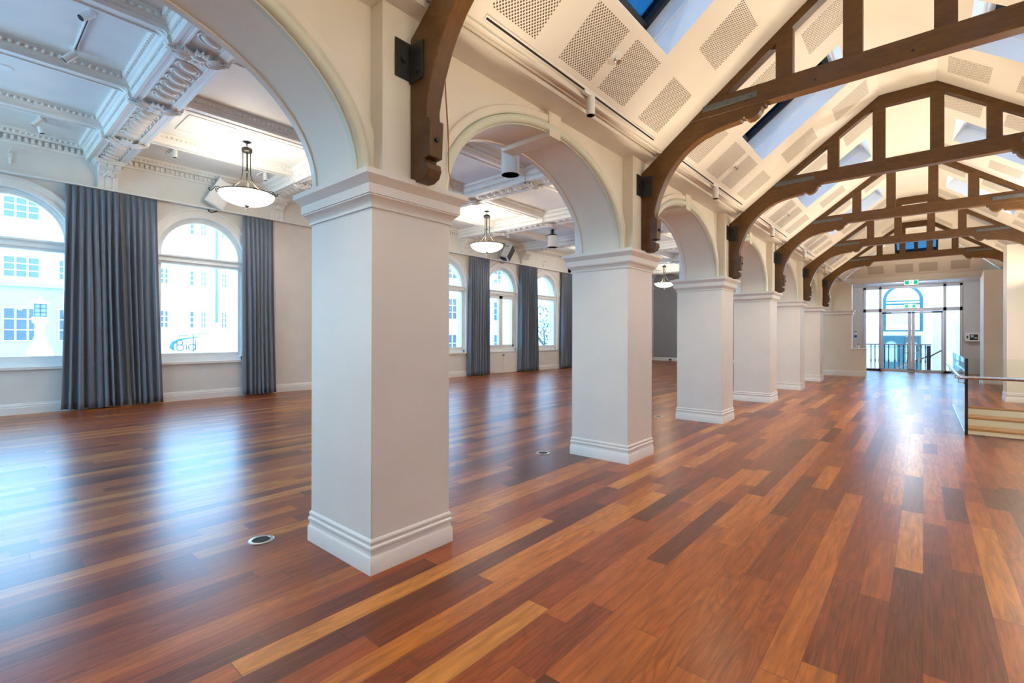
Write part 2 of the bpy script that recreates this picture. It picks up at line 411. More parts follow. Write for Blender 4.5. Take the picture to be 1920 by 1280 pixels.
# cupboard under the casement window
c = 14.05
cup = thing('cupboard', 'white wall cupboard under the casement window', 'cupboard', (XW, c, 0))
g = G(); g.box(XW, XW + .03, c - .95, c + .95, .0, .80); obj('body', g, 'trim', cup, bevel=.004)
for s_ in (-1, 1):
    g = G(); g.box(XW + .031, XW + .05, c + s_ * .43 - .425, c + s_ * .43 + .425, .02, .79); d = obj('door', g, 'trim', cup, bevel=.004)
g = G(); g.box(XW + .05, XW + .075, c - .05, c + .05, .70, .73); g.box(XW + .05, XW + .065, c - .06, c + .06, .69, .74); obj('latch', g, 'steel', cup)

# baseboards
def base_prof(h=.2, t=.02): return [(0, 0), (t, 0), (t, h * .62), (t * .8, h * .66), (t * .8, h * .8), (t * .5, h * .86), (t * .45, h * .97), (0, h)]
g = G(); segs = [(YB, c - .95), (c + .95, YE)]
for a, b in segs: g.prism([(XW + x, z) for x, z in base_prof(.2, .03)], 'y', a, b)
struct('baseboard_left', g, 'trim', 'white moulded skirting along the window wall', 'skirting')
g = G(); g.prism([(YE - x, z) for x, z in base_prof(.2, .03)], 'x', XW, -3.15)
struct('baseboard_far', g, 'trim', 'white skirting along the dark grey end wall of the hall', 'skirting')

# end wall of the hall, back wall behind the camera with its own windows
g = G(); g.box(XW - .4, -2.9, YE, YE + .3, -.1, 5.4); struct('wall_far', g, 'grey', 'dark grey end wall of the hall seen between second and third pillars', 'wall')
g = arch_wall('x', XW - .4, 2.6, YB, YB - .4, -1.0, 5.4, [(x, .95, .95, .5, 3.2) for x in (-11, -8.4)])
struct('wall_back', g, 'wall', 'wall behind the viewpoint with arched windows', 'wall')

# ------------------------------------------------------------------ arcade wall, arches
EA, EB, EZ = 1.30, .885, 2.45
XN, XH = -2.64, -3.15
g = arch_wall('y', YB, YC(7) - .30, XN, XH, EZ, 5.4, [(YC(n) + BAY / 2, EA, EB, EZ, EZ) for n in range(-1, 7)])
bm_ = g
struct('wall_arcade', g, 'nave', 'cream wall of arches standing on the row of pillars', 'wall', smooth=25)
# hall side pilaster strips are built with the pillars; nave side archivolts:
def ell_sweep(g, yc, sec, seg=44, a0=0.0, a1=PI):
    """sec: list of (dr, x): offset outwards from the intrados and absolute x"""
    rows = []
    for i in range(seg + 1):
        t = a0 + (a1 - a0) * i / seg; ct, st = math.cos(t), math.sin(t)
        rows.append([(x, yc + (EA + dr) * ct, EZ + (EB + dr * .93) * st) for dr, x in sec])
    g.sweep(rows)
aord = ['overhead arch nearest the viewpoint', 'second arch, the first seen whole', 'third arch from the viewpoint', 'fourth arch from the viewpoint', 'fifth arch from the viewpoint', 'sixth arch from the viewpoint']
proto_arch = None
def build_arch(n):
    yc = YC(n) + BAY / 2
    t = thing('arch_surround', aord[n] + ', with cream roll moulding around it', 'arch moulding', (XN, yc, EZ), 'arch surrounds of the arcade')
    g = G()
    ell_sweep(g, yc, [(.088, XN - .01), (.088, XN + .022), (.10, XN + .034), (.152, XN + .036), (.160, XN + .028), (.162, XN - .01)])
    obj('flat_band', g, 'nave', t)
    g = G(); cr = .040
    ell_sweep(g, yc, [(.045 + cr * math.cos(a), XN + .012 + cr * math.sin(a)) for a in [2 * PI * k / 12 for k in range(12)]])
    ell_sweep(g, yc, [(-.004, XN - .03), (-.004, XN + .008), (.012, XN + .008), (.012, XN - .03)])
    obj('roll_moulding', g, 'sage', t)
    g = G(); ell_sweep(g, yc, [(-.012, XH - .02), (-.012, XH + .03), (.04, XH + .03), (.04, XH - .02)]); ell_sweep(g, yc, [(.04, XH - .035), (.04, XH + .01), (.10, XH + .01), (.10, XH - .035)])
    obj('hall_side_moulding', g, 'trim', t)
    g = G(); zb = EZ + EB - .045
    g.prism([(yc - .085, zb), (yc + .085, zb), (yc + .10, 3.516), (yc - .10, 3.516)], 'x', XN - .02, XN + .045)
    g.box(XH - .04, XN - .02, yc - .085, yc + .085, zb, zb + .12)
    obj('keystone', g, 'nave', t, bevel=.004)
    return t
for n in range(0, 6): build_arch(n)

# ------------------------------------------------------------------ pillars
BX0, BX1 = -3.318, -2.526; BY = .6655
def ring_prof(g, x0, x1, y0, y1, prof):
    """horizontal moulding round a rectangle; prof: list of (outset, z) from bottom to top"""
    rows = [[(x0 - d, y0 - d, z), (x1 + d, y0 - d, z), (x1 + d, y1 + d, z), (x0 - d, y1 + d, z)] for d, z in prof]
    g.sweep(rows)
SXa, SXb = BX0 + .018, BX1 - .018
base_p = [(.018, 0), (.018, .098), (.012, .108), (.009, .118), (.009, .142), (.016, .150), (.016, .163), (.008, .172), (.008, .185), (.011, .190), (.011, .198), (.002, .212), (-.004, .212)]
cap_p = [(-.004, 2.235), (.012, 2.235), (.014, 2.248), (.006, 2.252), (.016, 2.272), (.036, 2.292), (.046, 2.298), (.046, 2.306), (.052, 2.308), (.052, 2.366), (.060, 2.372), (.072, 2.392), (.088, 2.404), (.093, 2.410), (.093, 2.442), (.0, 2.446)]
plab = {1: 'nearest white square pillar with moulded capital', 2: 'second white square pillar from the viewpoint, with floor box before it', 3: 'third white square pillar from the viewpoint', 4: 'fourth white square pillar from the viewpoint', 5: 'fifth white square pillar from the viewpoint', 6: 'sixth white square pillar, last before the low counter', 0: 'white square pillar beside the viewpoint, out of view', -1: 'white square pillar behind the viewpoint'}
def build_pillar(n):
    y0, y1 = YC(n) - BY / 2 + .018, YC(n) + BY / 2 - .018
    t = thing('pillar', plab[n], 'pillar', (SXb, YC(n), 0), 'square pillars of the arcade')
    g = G(); g.box(SXa, SXb, y0, y1, .2, 2.25); obj('shaft', g, 'pillar', t, bevel=.004)
    g = G(); ring_prof(g, SXa, SXb, y0, y1, base_p); obj('base', g, 'trim', t)
    g = G(); ring_prof(g, SXa, SXb, y0, y1, cap_p)
    ring_prof(g, SXa + .01, SXb - .01, y0 + .03, y1 - .03, [(.05, 2.44), (.05, 2.462), (.0, 2.464)])
    obj('capital', g, 'pillar', t)
    g = G(); g.box(XN - .05, -2.512, YC(n) - .262, YC(n) + .262, 2.455, 3.516); obj('nave_pilaster', g, 'nave', t, bevel=.004)
    g = G(); g.box(-2.513, -2.5105, YC(n) + .128, YC(n) + .134, 2.47, 3.30); obj('joint_line', g, 'steel', t, smooth=0)
    g = G(); g.box(XH - .12, XH + .02, YC(n) - .30, YC(n) + .30, 2.455, 4.93); obj('hall_pilaster', g, 'trim', t, bevel=.004)
    return t
for n in range(-1, 7): build_pillar(n)

# ------------------------------------------------------------------ nave ceiling
YH0, YH1 = 19.72, 21.5                         # hip end: flat ceiling ends, foot of the end slope
SKX = (.542, 1.555); SKH = .515                # skylight: distance from ridge line, half length
SKY_B = [-1, 0, 1, 2, 3, 4]                    # bays (between truss n and n+1) that have skylights ; -1,0 lie behind
def sky_c(n): return YC(n) + BAY / 2 - .027
def slope_cells(sign):
    g = G()
    ss = [.305, SKX[0], SKX[1], 2.085]
    ys = [YB]
    for n in [-1, 0, 1, 2, 3, 4]: ys += [sky_c(n) - SKH, sky_c(n) + SKH]
    ys += [YH0 - .4]
    def P(s, y): return (AX + sign * s, y, 4.89 - .752 * (s - .305))
    for i in range(len(ys) - 1):
        for j in range(3):
            if j == 1 and i % 2 == 1: continue
            g.add([P(ss[j], ys[i]), P(ss[j + 1], ys[i]), P(ss[j + 1], ys[i + 1]), P(ss[j], ys[i + 1])], [(0, 1, 2, 3)])
    yl = ys[-1]
    g.add([P(.305, yl), P(2.085, yl), P(2.085, YH1), P(.305, YH0)], [(0, 1, 2, 3)])
    return g
for sign, side in ((-1, 'left'), (1, 'right')):
    struct('ceiling_' + side + '_slope', slope_cells(sign), 'ceil', 'cream sloping perforated ceiling on the ' + ('arcade' if sign < 0 else 'stair') + ' side of the nave', 'ceiling', smooth=0)
g = G(); quad(g, AX - .305, AX + .305, YB, YH0, 4.89); struct('ceiling_flat', g, 'soffit', 'narrow flat cream ceiling along the ridge of the nave', 'ceiling', smooth=0)
# end slope with the roof window opening
g = G(); wz0, wz1, wx0, wx1 = 4.08, 4.70, -.74, .355
def ph(x, z): return (x, YH1 - (z - 3.56) / .752, z)
zl = [3.552, wz0, wz1, 4.89]
def hx(z): return 2.085 - (z - 3.552) / .752
for j in range(3):
    z0, z1 = zl[j], zl[j + 1]; L0, L1 = AX - hx(z0), AX - hx(z1); R0, R1 = AX + hx(z0), AX + hx(z1)
    if j == 1:
        g.add([ph(L0, z0), ph(wx0, z0), ph(wx0, z1), ph(L1, z1)], [(0, 1, 2, 3)]); g.add([ph(wx1, z0), ph(R0, z0), ph(R1, z1), ph(wx1, z1)], [(0, 1, 2, 3)])
    else: g.add([ph(L0, z0), ph(R0, z0), ph(R1, z1), ph(L1, z1)], [(0, 1, 2, 3)])
struct('ceiling_end_slope', g, 'hip', 'cream end slope of the nave ceiling holding the roof window', 'ceiling', smooth=0)
# cornice ledges along both slopes
for sign, side in ((-1, 'left'), (1, 'right')):
    g = G(); wallx = 2.465
    prof = [(2.06, 3.575), (2.085, 3.548), (2.085, 3.535), (2.10, 3.535), (2.104, 3.548), (2.15, 3.556), (2.165, 3.545), (2.175, 3.562), (2.20, 3.561), (2.20, 3.516), (wallx, 3.516), (wallx + .1, 3.516), (wallx + .1, 3.62), (2.06, 3.62)]
    g.prism([(AX + sign * a, z) for a, z in prof], 'y', YB, YH1 + .1)
    struct('trim_%d' % (1 if sign < 0 else 2), g, 'soffit', 'cream cornice ledge at the foot of the ' + ('arcade' if sign < 0 else 'stair') + ' side ceiling slope', 'cornice', smooth=25)
# beam closing the end of the nave
g = G()
for a, z0, z1 in ((0, 3.40, 3.56), (.03, 3.56, 3.585), (.05, 3.47, 3.50), (.02, 3.50, 3.53)): g.box(-2.64, 2.29, 21.5 - a, 21.9, z0, z1)
struct('trim_3', g, 'soffit', 'cream moulded beam closing the far end of the nave above the green sign', 'beam')

# skylights
def build_sky(n, sign):
    yc = sky_c(n); side = 'arcade' if sign < 0 else 'stair'
    t = thing('skylight', ordn[n] if 0 else '', 'skylight', (AX + sign * 1.05, yc, 4.3), 'skylights of the nave ceiling')
    t['label'] = {1: 'first', 2: 'second', 3: 'third', 4: 'fourth', 0: 'overhead', -1: 'rearmost'}[n] + ' skylight from the viewpoint in the ' + side + ' side slope'
    nx, nz = sign * .601, .799               # outward normal of the slope
    D = .42
    def P(s, y, d): return (AX + sign * s + nx * d, y, 4.89 - .752 * (s - .305) + nz * d)
    g = G(); s0, s1 = SKX; y0, y1 = yc - SKH, yc + SKH
    def wallq(a, b):
        g.add([P(*a, 0), P(*b, 0), P(*b, D), P(*a, D)], [(0, 1, 2, 3)])
    for a, b in (((s0, y0), (s1, y0)), ((s1, y0), (s1, y1)), ((s1, y1), (s0, y1)), ((s0, y1), (s0, y0))): wallq(a, b)
    def ledge(d, w):                        # small stop bead around the reveal
        for (a0, a1, b0, b1) in ((s0, s0 + w, y0, y1), (s1 - w, s1, y0, y1), (s0, s1, y0, y0 + w), (s0, s1, y1 - w, y1)):
            vs = [P(a0, b0, d), P(a1, b0, d), P(a1, b1, d), P(a0, b1, d), P(a0, b0, d + .03), P(a1, b0, d + .03), P(a1, b1, d + .03), P(a0, b1, d + .03)]
            g.add(vs, [(0, 3, 2, 1), (4, 5, 6, 7), (0, 1, 5, 4), (1, 2, 6, 5), (2, 3, 7, 6), (3, 0, 4, 7)])
    ledge(.20, .012)
    obj('reveal', g, 'white', t, smooth=0)
    f = G()
    for (a0, a1, b0, b1) in ((s0 - .03, s0 + .05, y0 - .03, y1 + .03), (s1 - .05, s1 + .03, y0 - .03, y1 + .03), (s0, s1, y0 - .03, y0 + .045), (s0, s1, y1 - .045, y1 + .03)):
        vs = [P(a0, b0, D - .06), P(a1, b0, D - .06), P(a1, b1, D - .06), P(a0, b1, D - .06), P(a0, b0, D + .05), P(a1, b0, D + .05), P(a1, b1, D + .05), P(a0, b1, D + .05)]
        f.add(vs, [(0, 3, 2, 1), (4, 5, 6, 7), (0, 1, 5, 4), (1, 2, 6, 5), (2, 3, 7, 6), (3, 0, 4, 7)])
    obj('frame', f, 'iron', t, smooth=0)
    ym = yc + .12
    for nm, a, b, mt in (('pane', y0, ym, 'skyglass'), ('dimming_pane', ym, y1, 'dimglass')):  # darker far half added to dim the sky seen through the opening
        p = G(); vs = [P(s0, a, D), P(s1, a, D), P(s1, b, D), P(s0, b, D), P(s0, a, D + .012), P(s1, a, D + .012), P(s1, b, D + .012), P(s0, b, D + .012)]
        p.add(vs, [(0, 3, 2, 1), (4, 5, 6, 7), (0, 1, 5, 4), (1, 2, 6, 5), (2, 3, 7, 6), (3, 0, 4, 7)])
        obj(nm, p, mt, t, smooth=0)
    return P
SKYP = []
for sign in (-1, 1):
    for n in SKY_B: SKYP.append((build_sky(n, sign), n, sign))
# roof window in the end slope
t = thing('roof_window', 'blue roof window in the end slope above the green exit sign', 'roof window', (-.19, 20.5, 4.4))
ny, nz = .601, .799
def PH(x, z, d):
    a = ph(x, z); return (a[0], a[1] + ny * d, a[2] + nz * d)
g = G(); D = .3
for (a, b) in (((wx0, wz0), (wx1, wz0)), ((wx1, wz0), (wx1, wz1)), ((wx1, wz1), (wx0, wz1)), ((wx0, wz1), (wx0, wz0))):
    g.add([PH(*a, 0), PH(*b, 0), PH(*b, D), PH(*a, D)], [(0, 1, 2, 3)])
obj('reveal', g, 'white', t, smooth=0)
g = G()
def hb(x0, x1, z0, z1, d0, d1, gg):
    vs = [PH(x0, z0, d0), PH(x1, z0, d0), PH(x1, z1, d0), PH(x0, z1, d0), PH(x0, z0, d1), PH(x1, z0, d1), PH(x1, z1, d1), PH(x0, z1, d1)]
    gg.add(vs, [(0, 3, 2, 1), (4, 5, 6, 7), (0, 1, 5, 4), (1, 2, 6, 5), (2, 3, 7, 6), (3, 0, 4, 7)])
xm = (wx0 + wx1) / 2
for x0, x1, z0, z1 in ((wx0 - .02, wx0 + .05, wz0, wz1), (wx1 - .05, wx1 + .02, wz0, wz1), (xm - .05, xm + .05, wz0, wz1), (wx0, wx1, wz0 - .02, wz0 + .05), (wx0, wx1, wz1 - .05, wz1 + .02)): hb(x0, x1, z0, z1, D - .05, D + .05, g)
obj('frame', g, 'iron', t, smooth=0)
for a, b in ((wx0, xm), (xm, wx1)):
    g = G(); hb(a, b, wz0, wz1, D, D + .01, g); obj('pane', g, 'roofglass', t, smooth=0)

# ------------------------------------------------------------------ trusses
def mirror(poly): return [(2 * AX - x, z) for x, z in poly]
BR = [(-2.508, 2.46), (-2.47, 2.432), (-2.40, 2.43), (-2.35, 2.452), (-2.328, 2.495), (-2.338, 2.535), (-2.378, 2.548), (-2.378, 2.566), (-2.322, 2.572), (-2.312, 2.80), (-2.345, 2.818), (-2.348, 2.87), (-2.335, 2.93), (-2.30, 3.05),
      (-2.225, 3.217), (-2.175, 3.30), (-2.10, 3.395), (-2.0, 3.49), (-1.90, 3.557), (-1.80, 3.603), (-1.69, 3.634), (-1.60, 3.65), (-1.517, 3.66), (-1.43, 3.668), (-1.415, 3.688), (-1.385, 3.684), (-1.372, 3.664), (-1.35, 3.652), (-1.31, 3.655), (-1.265, 3.68), (-1.235, 3.72), (-1.225, 3.752), (-1.195, 3.758), (-1.19, 3.788), (-1.955, 3.788), (-2.508, 3.358)]
tlab = {1: 'nearest brown roof truss, only its curved brace and wall post in view', 2: 'second brown roof truss, its long tie beam running off the right edge of the photo', 3: 'third brown roof truss from the viewpoint, its five-sided top seen whole', 4: 'fourth brown roof truss from the viewpoint', 5: 'fifth brown roof truss from the viewpoint', 6: 'last brown roof truss, crossing in front of the roof window'}
def slopez(x): return zs(x) - .004
def build_truss(n):
    yc = YC(n)
    t = thing('roof_truss', tlab[n], 'roof truss', (AX, yc, 3.785), 'brown roof trusses of the nave')
    th = .065
    g = G(); g.prism([(-1.955, 3.786), (1.605, 3.786), (1.352, 3.976), (-1.702, 3.976)], 'y', yc - th, yc + th)
    b = obj('tie_beam', g, 'timber', t, bevel=.006)
    for xk in (-1.5, -.9, -.2, .45, 1.1):
        if n < 3:
            g = G(); g.lathe([(.012, 0), (.012, .003)], (xk + .13, yc - th - .001, 3.85), 10, 'y'); obj('bolt_hole', g, 'dark', b)
    for sgn in (-1, 1):
        P = lambda poly: poly if sgn < 0 else mirror(poly)
        g = G(); g.prism(P([(-1.949, 3.792), (-1.949 + .12, 3.792), (-.485, slopez(-.485) - .112), (-.48, slopez(-.48))]), 'y', yc - th + .004, yc + th - .004)
        obj('rafter', g, 'timber', t, bevel=.005)
        g = G(); g.prism(P(BR), 'y', yc - .056, yc + .056); br = obj('curved_brace', g, 'timber', t, bevel=.006)
        g = G(); xx = -2.31 if sgn < 0 else 2 * AX + 2.31; g.cyl((xx - .01, yc, 2.68), .016, .02, 'x', 8); obj('bolt', g, 'iron', br)
        for xo in (-1.03, -.485):
            xo_ = xo if sgn < 0 else 2 * AX - xo; hw = .0725
            xa, xb = xo - hw, xo + hw
            ta = min(slopez(xa), 4.886) - (.0 if xo < -.6 else .0); tb = min(slopez(xb), 4.886)
            if xo > -.6: poly = [(xa, 3.972), (xb, 3.972), (xb, 4.885), (-.48, 4.885), (xa, slopez(xa) - .002)]
            else: poly = [(xa, 3.972), (xb, 3.972), (xb, tb - .02), (xa, ta - .02)]
            g = G(); g.prism(P(poly), 'y', yc - th + .010, yc + th - .010); obj('post', g, 'timber', t, bevel=.004)
        # iron angle bracket on the pilaster and steel strap on the tie beam
        X = lambda x: x if sgn < 0 else 2 * AX - x
        g = G(); a_, b_ = sorted((X(-2.512), X(-2.502))); g.box(a_, b_, yc - .175, yc - .057, 3.085, 3.325)
        a_, b_ = sorted((X(-2.508), X(-2.375))); g.box(a_, b_, yc - .067, yc - .0565, 3.07, 3.31)
        k_ = obj('angle_bracket', g, 'iron', t, bevel=.002)
        for zz in (3.13, 3.25):
            g = G(); g.cyl((X(-2.42), yc - .085, zz), .019, .02, 'y', 6); g.cyl((X(-2.42), yc - .093, zz), .010, .01, 'y', 8); obj('bolt', g, 'iron', k_)
        g = G(); x_ = X(-2.502); g.cyl((x_ if sgn < 0 else x_ - .018, yc - .118, 3.20), .019, .018, 'x', 6); obj('bolt', g, 'iron', k_)
        g = G(); a_, b_ = sorted((X(-1.80), X(-1.262))); g.box(a_, b_, yc - th - .012, yc - th - .0005, 3.852, 3.912); s_ = obj('steel_strap', g, 'steel', t, bevel=.003)
        for xb in (-1.32, -1.55):
            g = G(); g.cyl((X(xb), yc - th - .026, 3.882), .014, .016, 'y', 6); obj('bolt', g, 'steel', s_)
    g = G(); g.prism([(-.42, 4.728), (.07, 4.728), (.07, 4.886), (-.42, 4.886)], 'y', yc - th + .004, yc + th - .004); obj('top_rail', g, 'timber', t, bevel=.005)
    return t
for n in range(1, 7): build_truss(n)

# ------------------------------------------------------------------ nave track spotlights, sprinklers
def build_nave_track(n, sign):
    yc = YC(n) + BAY / 2
    X = lambda x: x if sign < 0 else 2 * AX - x
    side = 'arcade' if sign < 0 else 'stair'
    t = thing('track_spotlight', 'white can spotlight on a thin track, ' + {0: 'overhead', 1: 'first', 2: 'second', 3: 'third', 4: 'fourth', 5: 'fifth', 6: 'last'}[n] + ' along the ' + side + ' side cornice', 'spotlight', (X(-2.215), yc, 3.55), 'track spotlights of the nave')
    g = G(); sx = -2.215
    g.prism([(X(sx - .014), zs(sx - .014) + .002), (X(sx + .014), zs(sx + .014) + .002), (X(sx + .014), zs(sx + .014) - .010), (X(sx - .014), zs(sx - .014) - .010)], 'y', yc - 1.33, yc + 1.30)
    tr = obj('track', g, 'white', t)
    g = G(); g.prism([(X(sx - .005), zs(sx - .005) - .0105), (X(sx + .006), zs(sx + .006) - .0105), (X(sx + .006), zs(sx + .006) - .012), (X(sx - .005), zs(sx - .005) - .012)], 'y', yc - 1.32, yc + 1.29)
    obj('slot', g, 'dark', tr)
    g = G(); g.box(X(sx) - .016, X(sx) + .016, yc - .11, yc + .03, 3.545, 3.575); g.cyl((X(sx), yc - .01, 3.53), .012, .03); obj('adaptor', g, 'white', t, bevel=.003)
    g = G(); g.lathe([(.0, 3.555), (.036, 3.555), (.038, 3.55), (.038, 3.392), (.035, 3.388), (.031, 3.388), (.029, 3.40), (.0, 3.40)], (X(sx), yc, 0), 20); can = obj('can', g, 'white', t)
    g = G(); g.lathe([(.0, 3.3995), (.022, 3.3995), (.022, 3.396), (.0, 3.396)], (X(sx), yc, 0), 16); obj('lens', g, 'lens', can)
    g = G(); g.lathe([(.036, 3.389), (.036, 3.386), (.027, 3.386), (.027, 3.389)], (X(sx), yc, 0), 16); obj('trim_ring', g, 'dark', can)
for n in range(0, 6): build_nave_track(n, -1)
def plan_sprinkler(n, sign):
    x = AX + sign * 1.785; y = YC(n) + BAY / 2 - .04
    t = thing('ceiling_sprinkler', 'white round ceiling sprinkler between perforated fields, ' + {1: 'nearest', 2: 'second', 3: 'third', 4: 'fourth', 5: 'fifth'}[n] + ' along the arcade side', 'sprinkler', (x, y, zs(x)), 'ceiling sprinklers of the nave')
    nx, nz = -sign * .601, -.799
    def disc(g, prof, seg=18):
        u = Vector((0, 1, 0)); nn = Vector((nx, 0, nz)); w = nn.cross(u); vs = []; m = len(prof)
        for k in range(seg):
            a = 2 * PI * k / seg
            for r, h in prof: vs.append(Vector((x, y, zs(x))) + u * (r * math.cos(a)) + w * (r * math.sin(a)) + nn * h)
        fs = [(k * m + i, ((k + 1) % seg) * m + i, ((k + 1) % seg) * m + i + 1, k * m + i + 1) for k in range(seg) for i in range(m - 1)] + [tuple(k * m + m - 1 for k in range(seg))]
        g.add(vs, fs)
    g = G(); disc(g, [(.062, 0), (.062, .006), (.05, .016), (.02, .018)]); obj('rose', g, 'white', t)
    g = G(); disc(g, [(.018, .015), (.018, .03), (.009, .035), (.009, .055), (.022, .057), (.022, .061), (.0, .061)], 12); obj('head', g, 'stain', t)
for n in range(1, 6): plan_sprinkler(n, -1)

# loose orange cord hanging beside the nearest pilaster
g = G()
g.tube([(-2.33, 2.03, 3.30), (-2.42, 2.13, 3.05), (-2.48, 2.205, 2.85), (-2.50, 2.225, 2.6), (-2.47, 2.235, 2.47)], .0035, 6); g.tube([(-2.345, 2.04, 3.30), (-2.44, 2.15, 3.0), (-2.50, 2.222, 2.78), (-2.505, 2.23, 2.6), (-2.48, 2.25, 2.465)], .0035, 6)
tag(obj('hanging_cord', g, 'cord'), 'thin orange cord hanging beside the nearest truss post', 'cord')

# ------------------------------------------------------------------ hall ceiling
g = G(); g.box(XW - .4, XN + .02, YB, YE + .2, ZC, ZC + .15); struct('ceiling_hall', g, 'hallceil', 'white coffered ceiling of the hall', 'ceiling', smooth=0)
# main beams across the hall (along x), secondary beams along y
BZ = 4.93
SECX = [-4.85, -6.85, -8.85, -10.85]
def main_beam_prof(y):
    pr = [(.17, BZ + .022), (.17, BZ), (.195, BZ), (.20, BZ + .006), (.245, BZ + .006), (.25, BZ), (.295, BZ), (.30, BZ + .012), (.305, BZ + .055), (.315, BZ + .062), (.315, BZ + .12), (.33, BZ + .127), (.345, BZ + .15), (.35, BZ + .165), (.365, BZ + .17), (.365, BZ + .185), (.42, BZ + .215), (.43, BZ + .225), (.43, ZC + .01)]
    return [(y + a, z) for a, z in pr] + [(y - a, z) for a, z in pr[::-1]]
def relief(y, x0, x1):
    """gadroons: rows of tilted oval scrolls between the bosses"""
    g = G(); n = max(3, int(round((x1 - x0) / .225)))
    for i in range(n):
        x = x0 + (x1 - x0) * (i + .5) / n
        rot = Matrix.Rotation(math.radians(32), 3, 'Z')
        g.ell((x, y, BZ + .012), (.066, .135, .040), 14, 7, rot)
        pts = [Vector((x, y, BZ + .012)) + rot @ Vector((.088 * math.cos(a), .158 * math.sin(a), 0)) for a in [2 * PI * k / 18 for k in range(18)]]
        g.tube(pts, .014, 7, True)
        for s in (-1, 1):
            c = Vector((x, y, BZ + .012)) + rot @ Vector((s * .03, -s * .15, 0))
            g.tube([c + Vector((.028 * (1 - k / 14) * math.cos(k * .8), .028 * (1 - k / 14) * math.sin(k * .8), -.004)) for k in range(13)], .007, 5)
    return g
def leaf(g, c, ang, ln, w, lift):
    """acanthus leaf: ridged curled tongue"""
    d = Vector((math.cos(ang), math.sin(ang), 0)); sd = Vector((-d.y, d.x, 0)); rows = []
    for i in range(8):
        u = i / 7; p = Vector(c) + d * (ln * u) + Vector((0, 0, -lift * math.sin(u * PI * .85)))
        ww = w * (math.sin(PI * min(1, .18 + u * .82)) ** .7) * (1 + .22 * math.cos(u * 18)) + .004
        rows.append([p - sd * ww, p - sd * ww * .5 + Vector((0, 0, -.014)), p + Vector((0, 0, -.004)), p + sd * ww * .5 + Vector((0, 0, -.014)), p + sd * ww, p + Vector((0, 0, .02))])
    g.sweep(rows)
def boss(x, y):
    g = G()
    for s in (-1, 1):
        for da in (-.75, -.38, 0, .38, .75): leaf(g, (x + .02 * da, y + s * .04, BZ + .005), s * PI / 2 + da, .26 - .07 * abs(da), .045, .05)
    for s in (-1, 1):
        for da in (-.4, 0, .4): leaf(g, (x + s * .02, y, BZ), (0 if s > 0 else PI) + da, .17, .04, .04)
    g.ell((x, y, BZ - .012), (.07, .10, .05), 14, 8)
    for k in range(8):
        a = k * PI / 4; g.ell((x + .075 * math.cos(a), y + .1 * math.sin(a), BZ - .005), (.022, .022, .022), 8, 5)
    # scroll brackets dropping down both sides of the beam
    for s in (-1, 1):
        pr = [(.27, BZ - .01), (.33, BZ - .012), (.35, BZ + .03), (.345, BZ + .08), (.37, BZ + .11), (.42, BZ + .125), (.47, BZ + .15), (.48, BZ + .19), (.44, BZ + .22), (.42, BZ + .24), (.30, BZ + .24)]
        for dx in (-.055, 0, .055): g.prism([(y + s * a, z - (.008 if dx == 0 else 0)) for a, z in pr], 'x', x + dx - .024, x + dx + .024)
        g.tube([(x - .09, y + s * .43, BZ + .165), (x + .09, y + s * .43, BZ + .165)], .03, 10)
    return g
proto = None
blab = {1: 'nearest white ceiling beam with scroll relief, crossing the blue-lit coffers', 2: 'second white ceiling beam from the viewpoint, above the nearest pillar capital', 3: 'third white ceiling beam, behind the nearest round vent', 4: 'fourth white ceiling beam, before the second hanging lamp bay end', 5: 'fifth white ceiling beam', 6: 'sixth white ceiling beam', 7: 'seventh white ceiling beam', 8: 'farthest white ceiling beam', 0: 'white ceiling beam out of view'}
def build_beam(n):
    y = YC(n)
    t = thing('ceiling_beam', blab[n], 'ceiling beam', (-7.8, y, BZ), 'main ceiling beams of the hall', 'structure')
    g = G(); g.prism(main_beam_prof(y), 'x', XW - .01, XH + .01); obj('moulded_beam', g, 'plaster', t, smooth=28)
    xs = [XH] + SECX + [XW]
    g = G()
    for x1, x0 in zip(xs, xs[1:]):
        r = relief(y, x0 + .32, x1 - .32); g.add(r.v, r.f)
    obj('scroll_relief', g, 'plaster', t)
    g = G()
    for s in (-1, 1):
        x = XW + .2
        while x < XH - .05:
            g.box(x, x + .022, y + s * .318 - .014, y + s * .318 + .014, BZ + .075, BZ + .115); x += .044
    obj('dentil_course', g, 'plaster', t, smooth=0)
    g = G()
    for s in (-1, 1):
        x = XW + .2
        while x < XH - .05:
            g.ell((x, y + s * .40, BZ + .212), (.030, .026, .022), 7, 4); g.box(x + .036, x + .046, y + s * .40 - .018, y + s * .40 + .018, BZ + .196, BZ + .226); x += .082
    obj('egg_and_dart', g, 'plaster', t)
    for x in SECX: obj('leaf_boss', boss(x, y), 'plaster', t)
    return t
b1 = build_beam(1)
for n in (0, 2, 3, 4, 5, 6, 7, 8): dup(b1, (0, BAY * (n - 1), 0), blab[n])
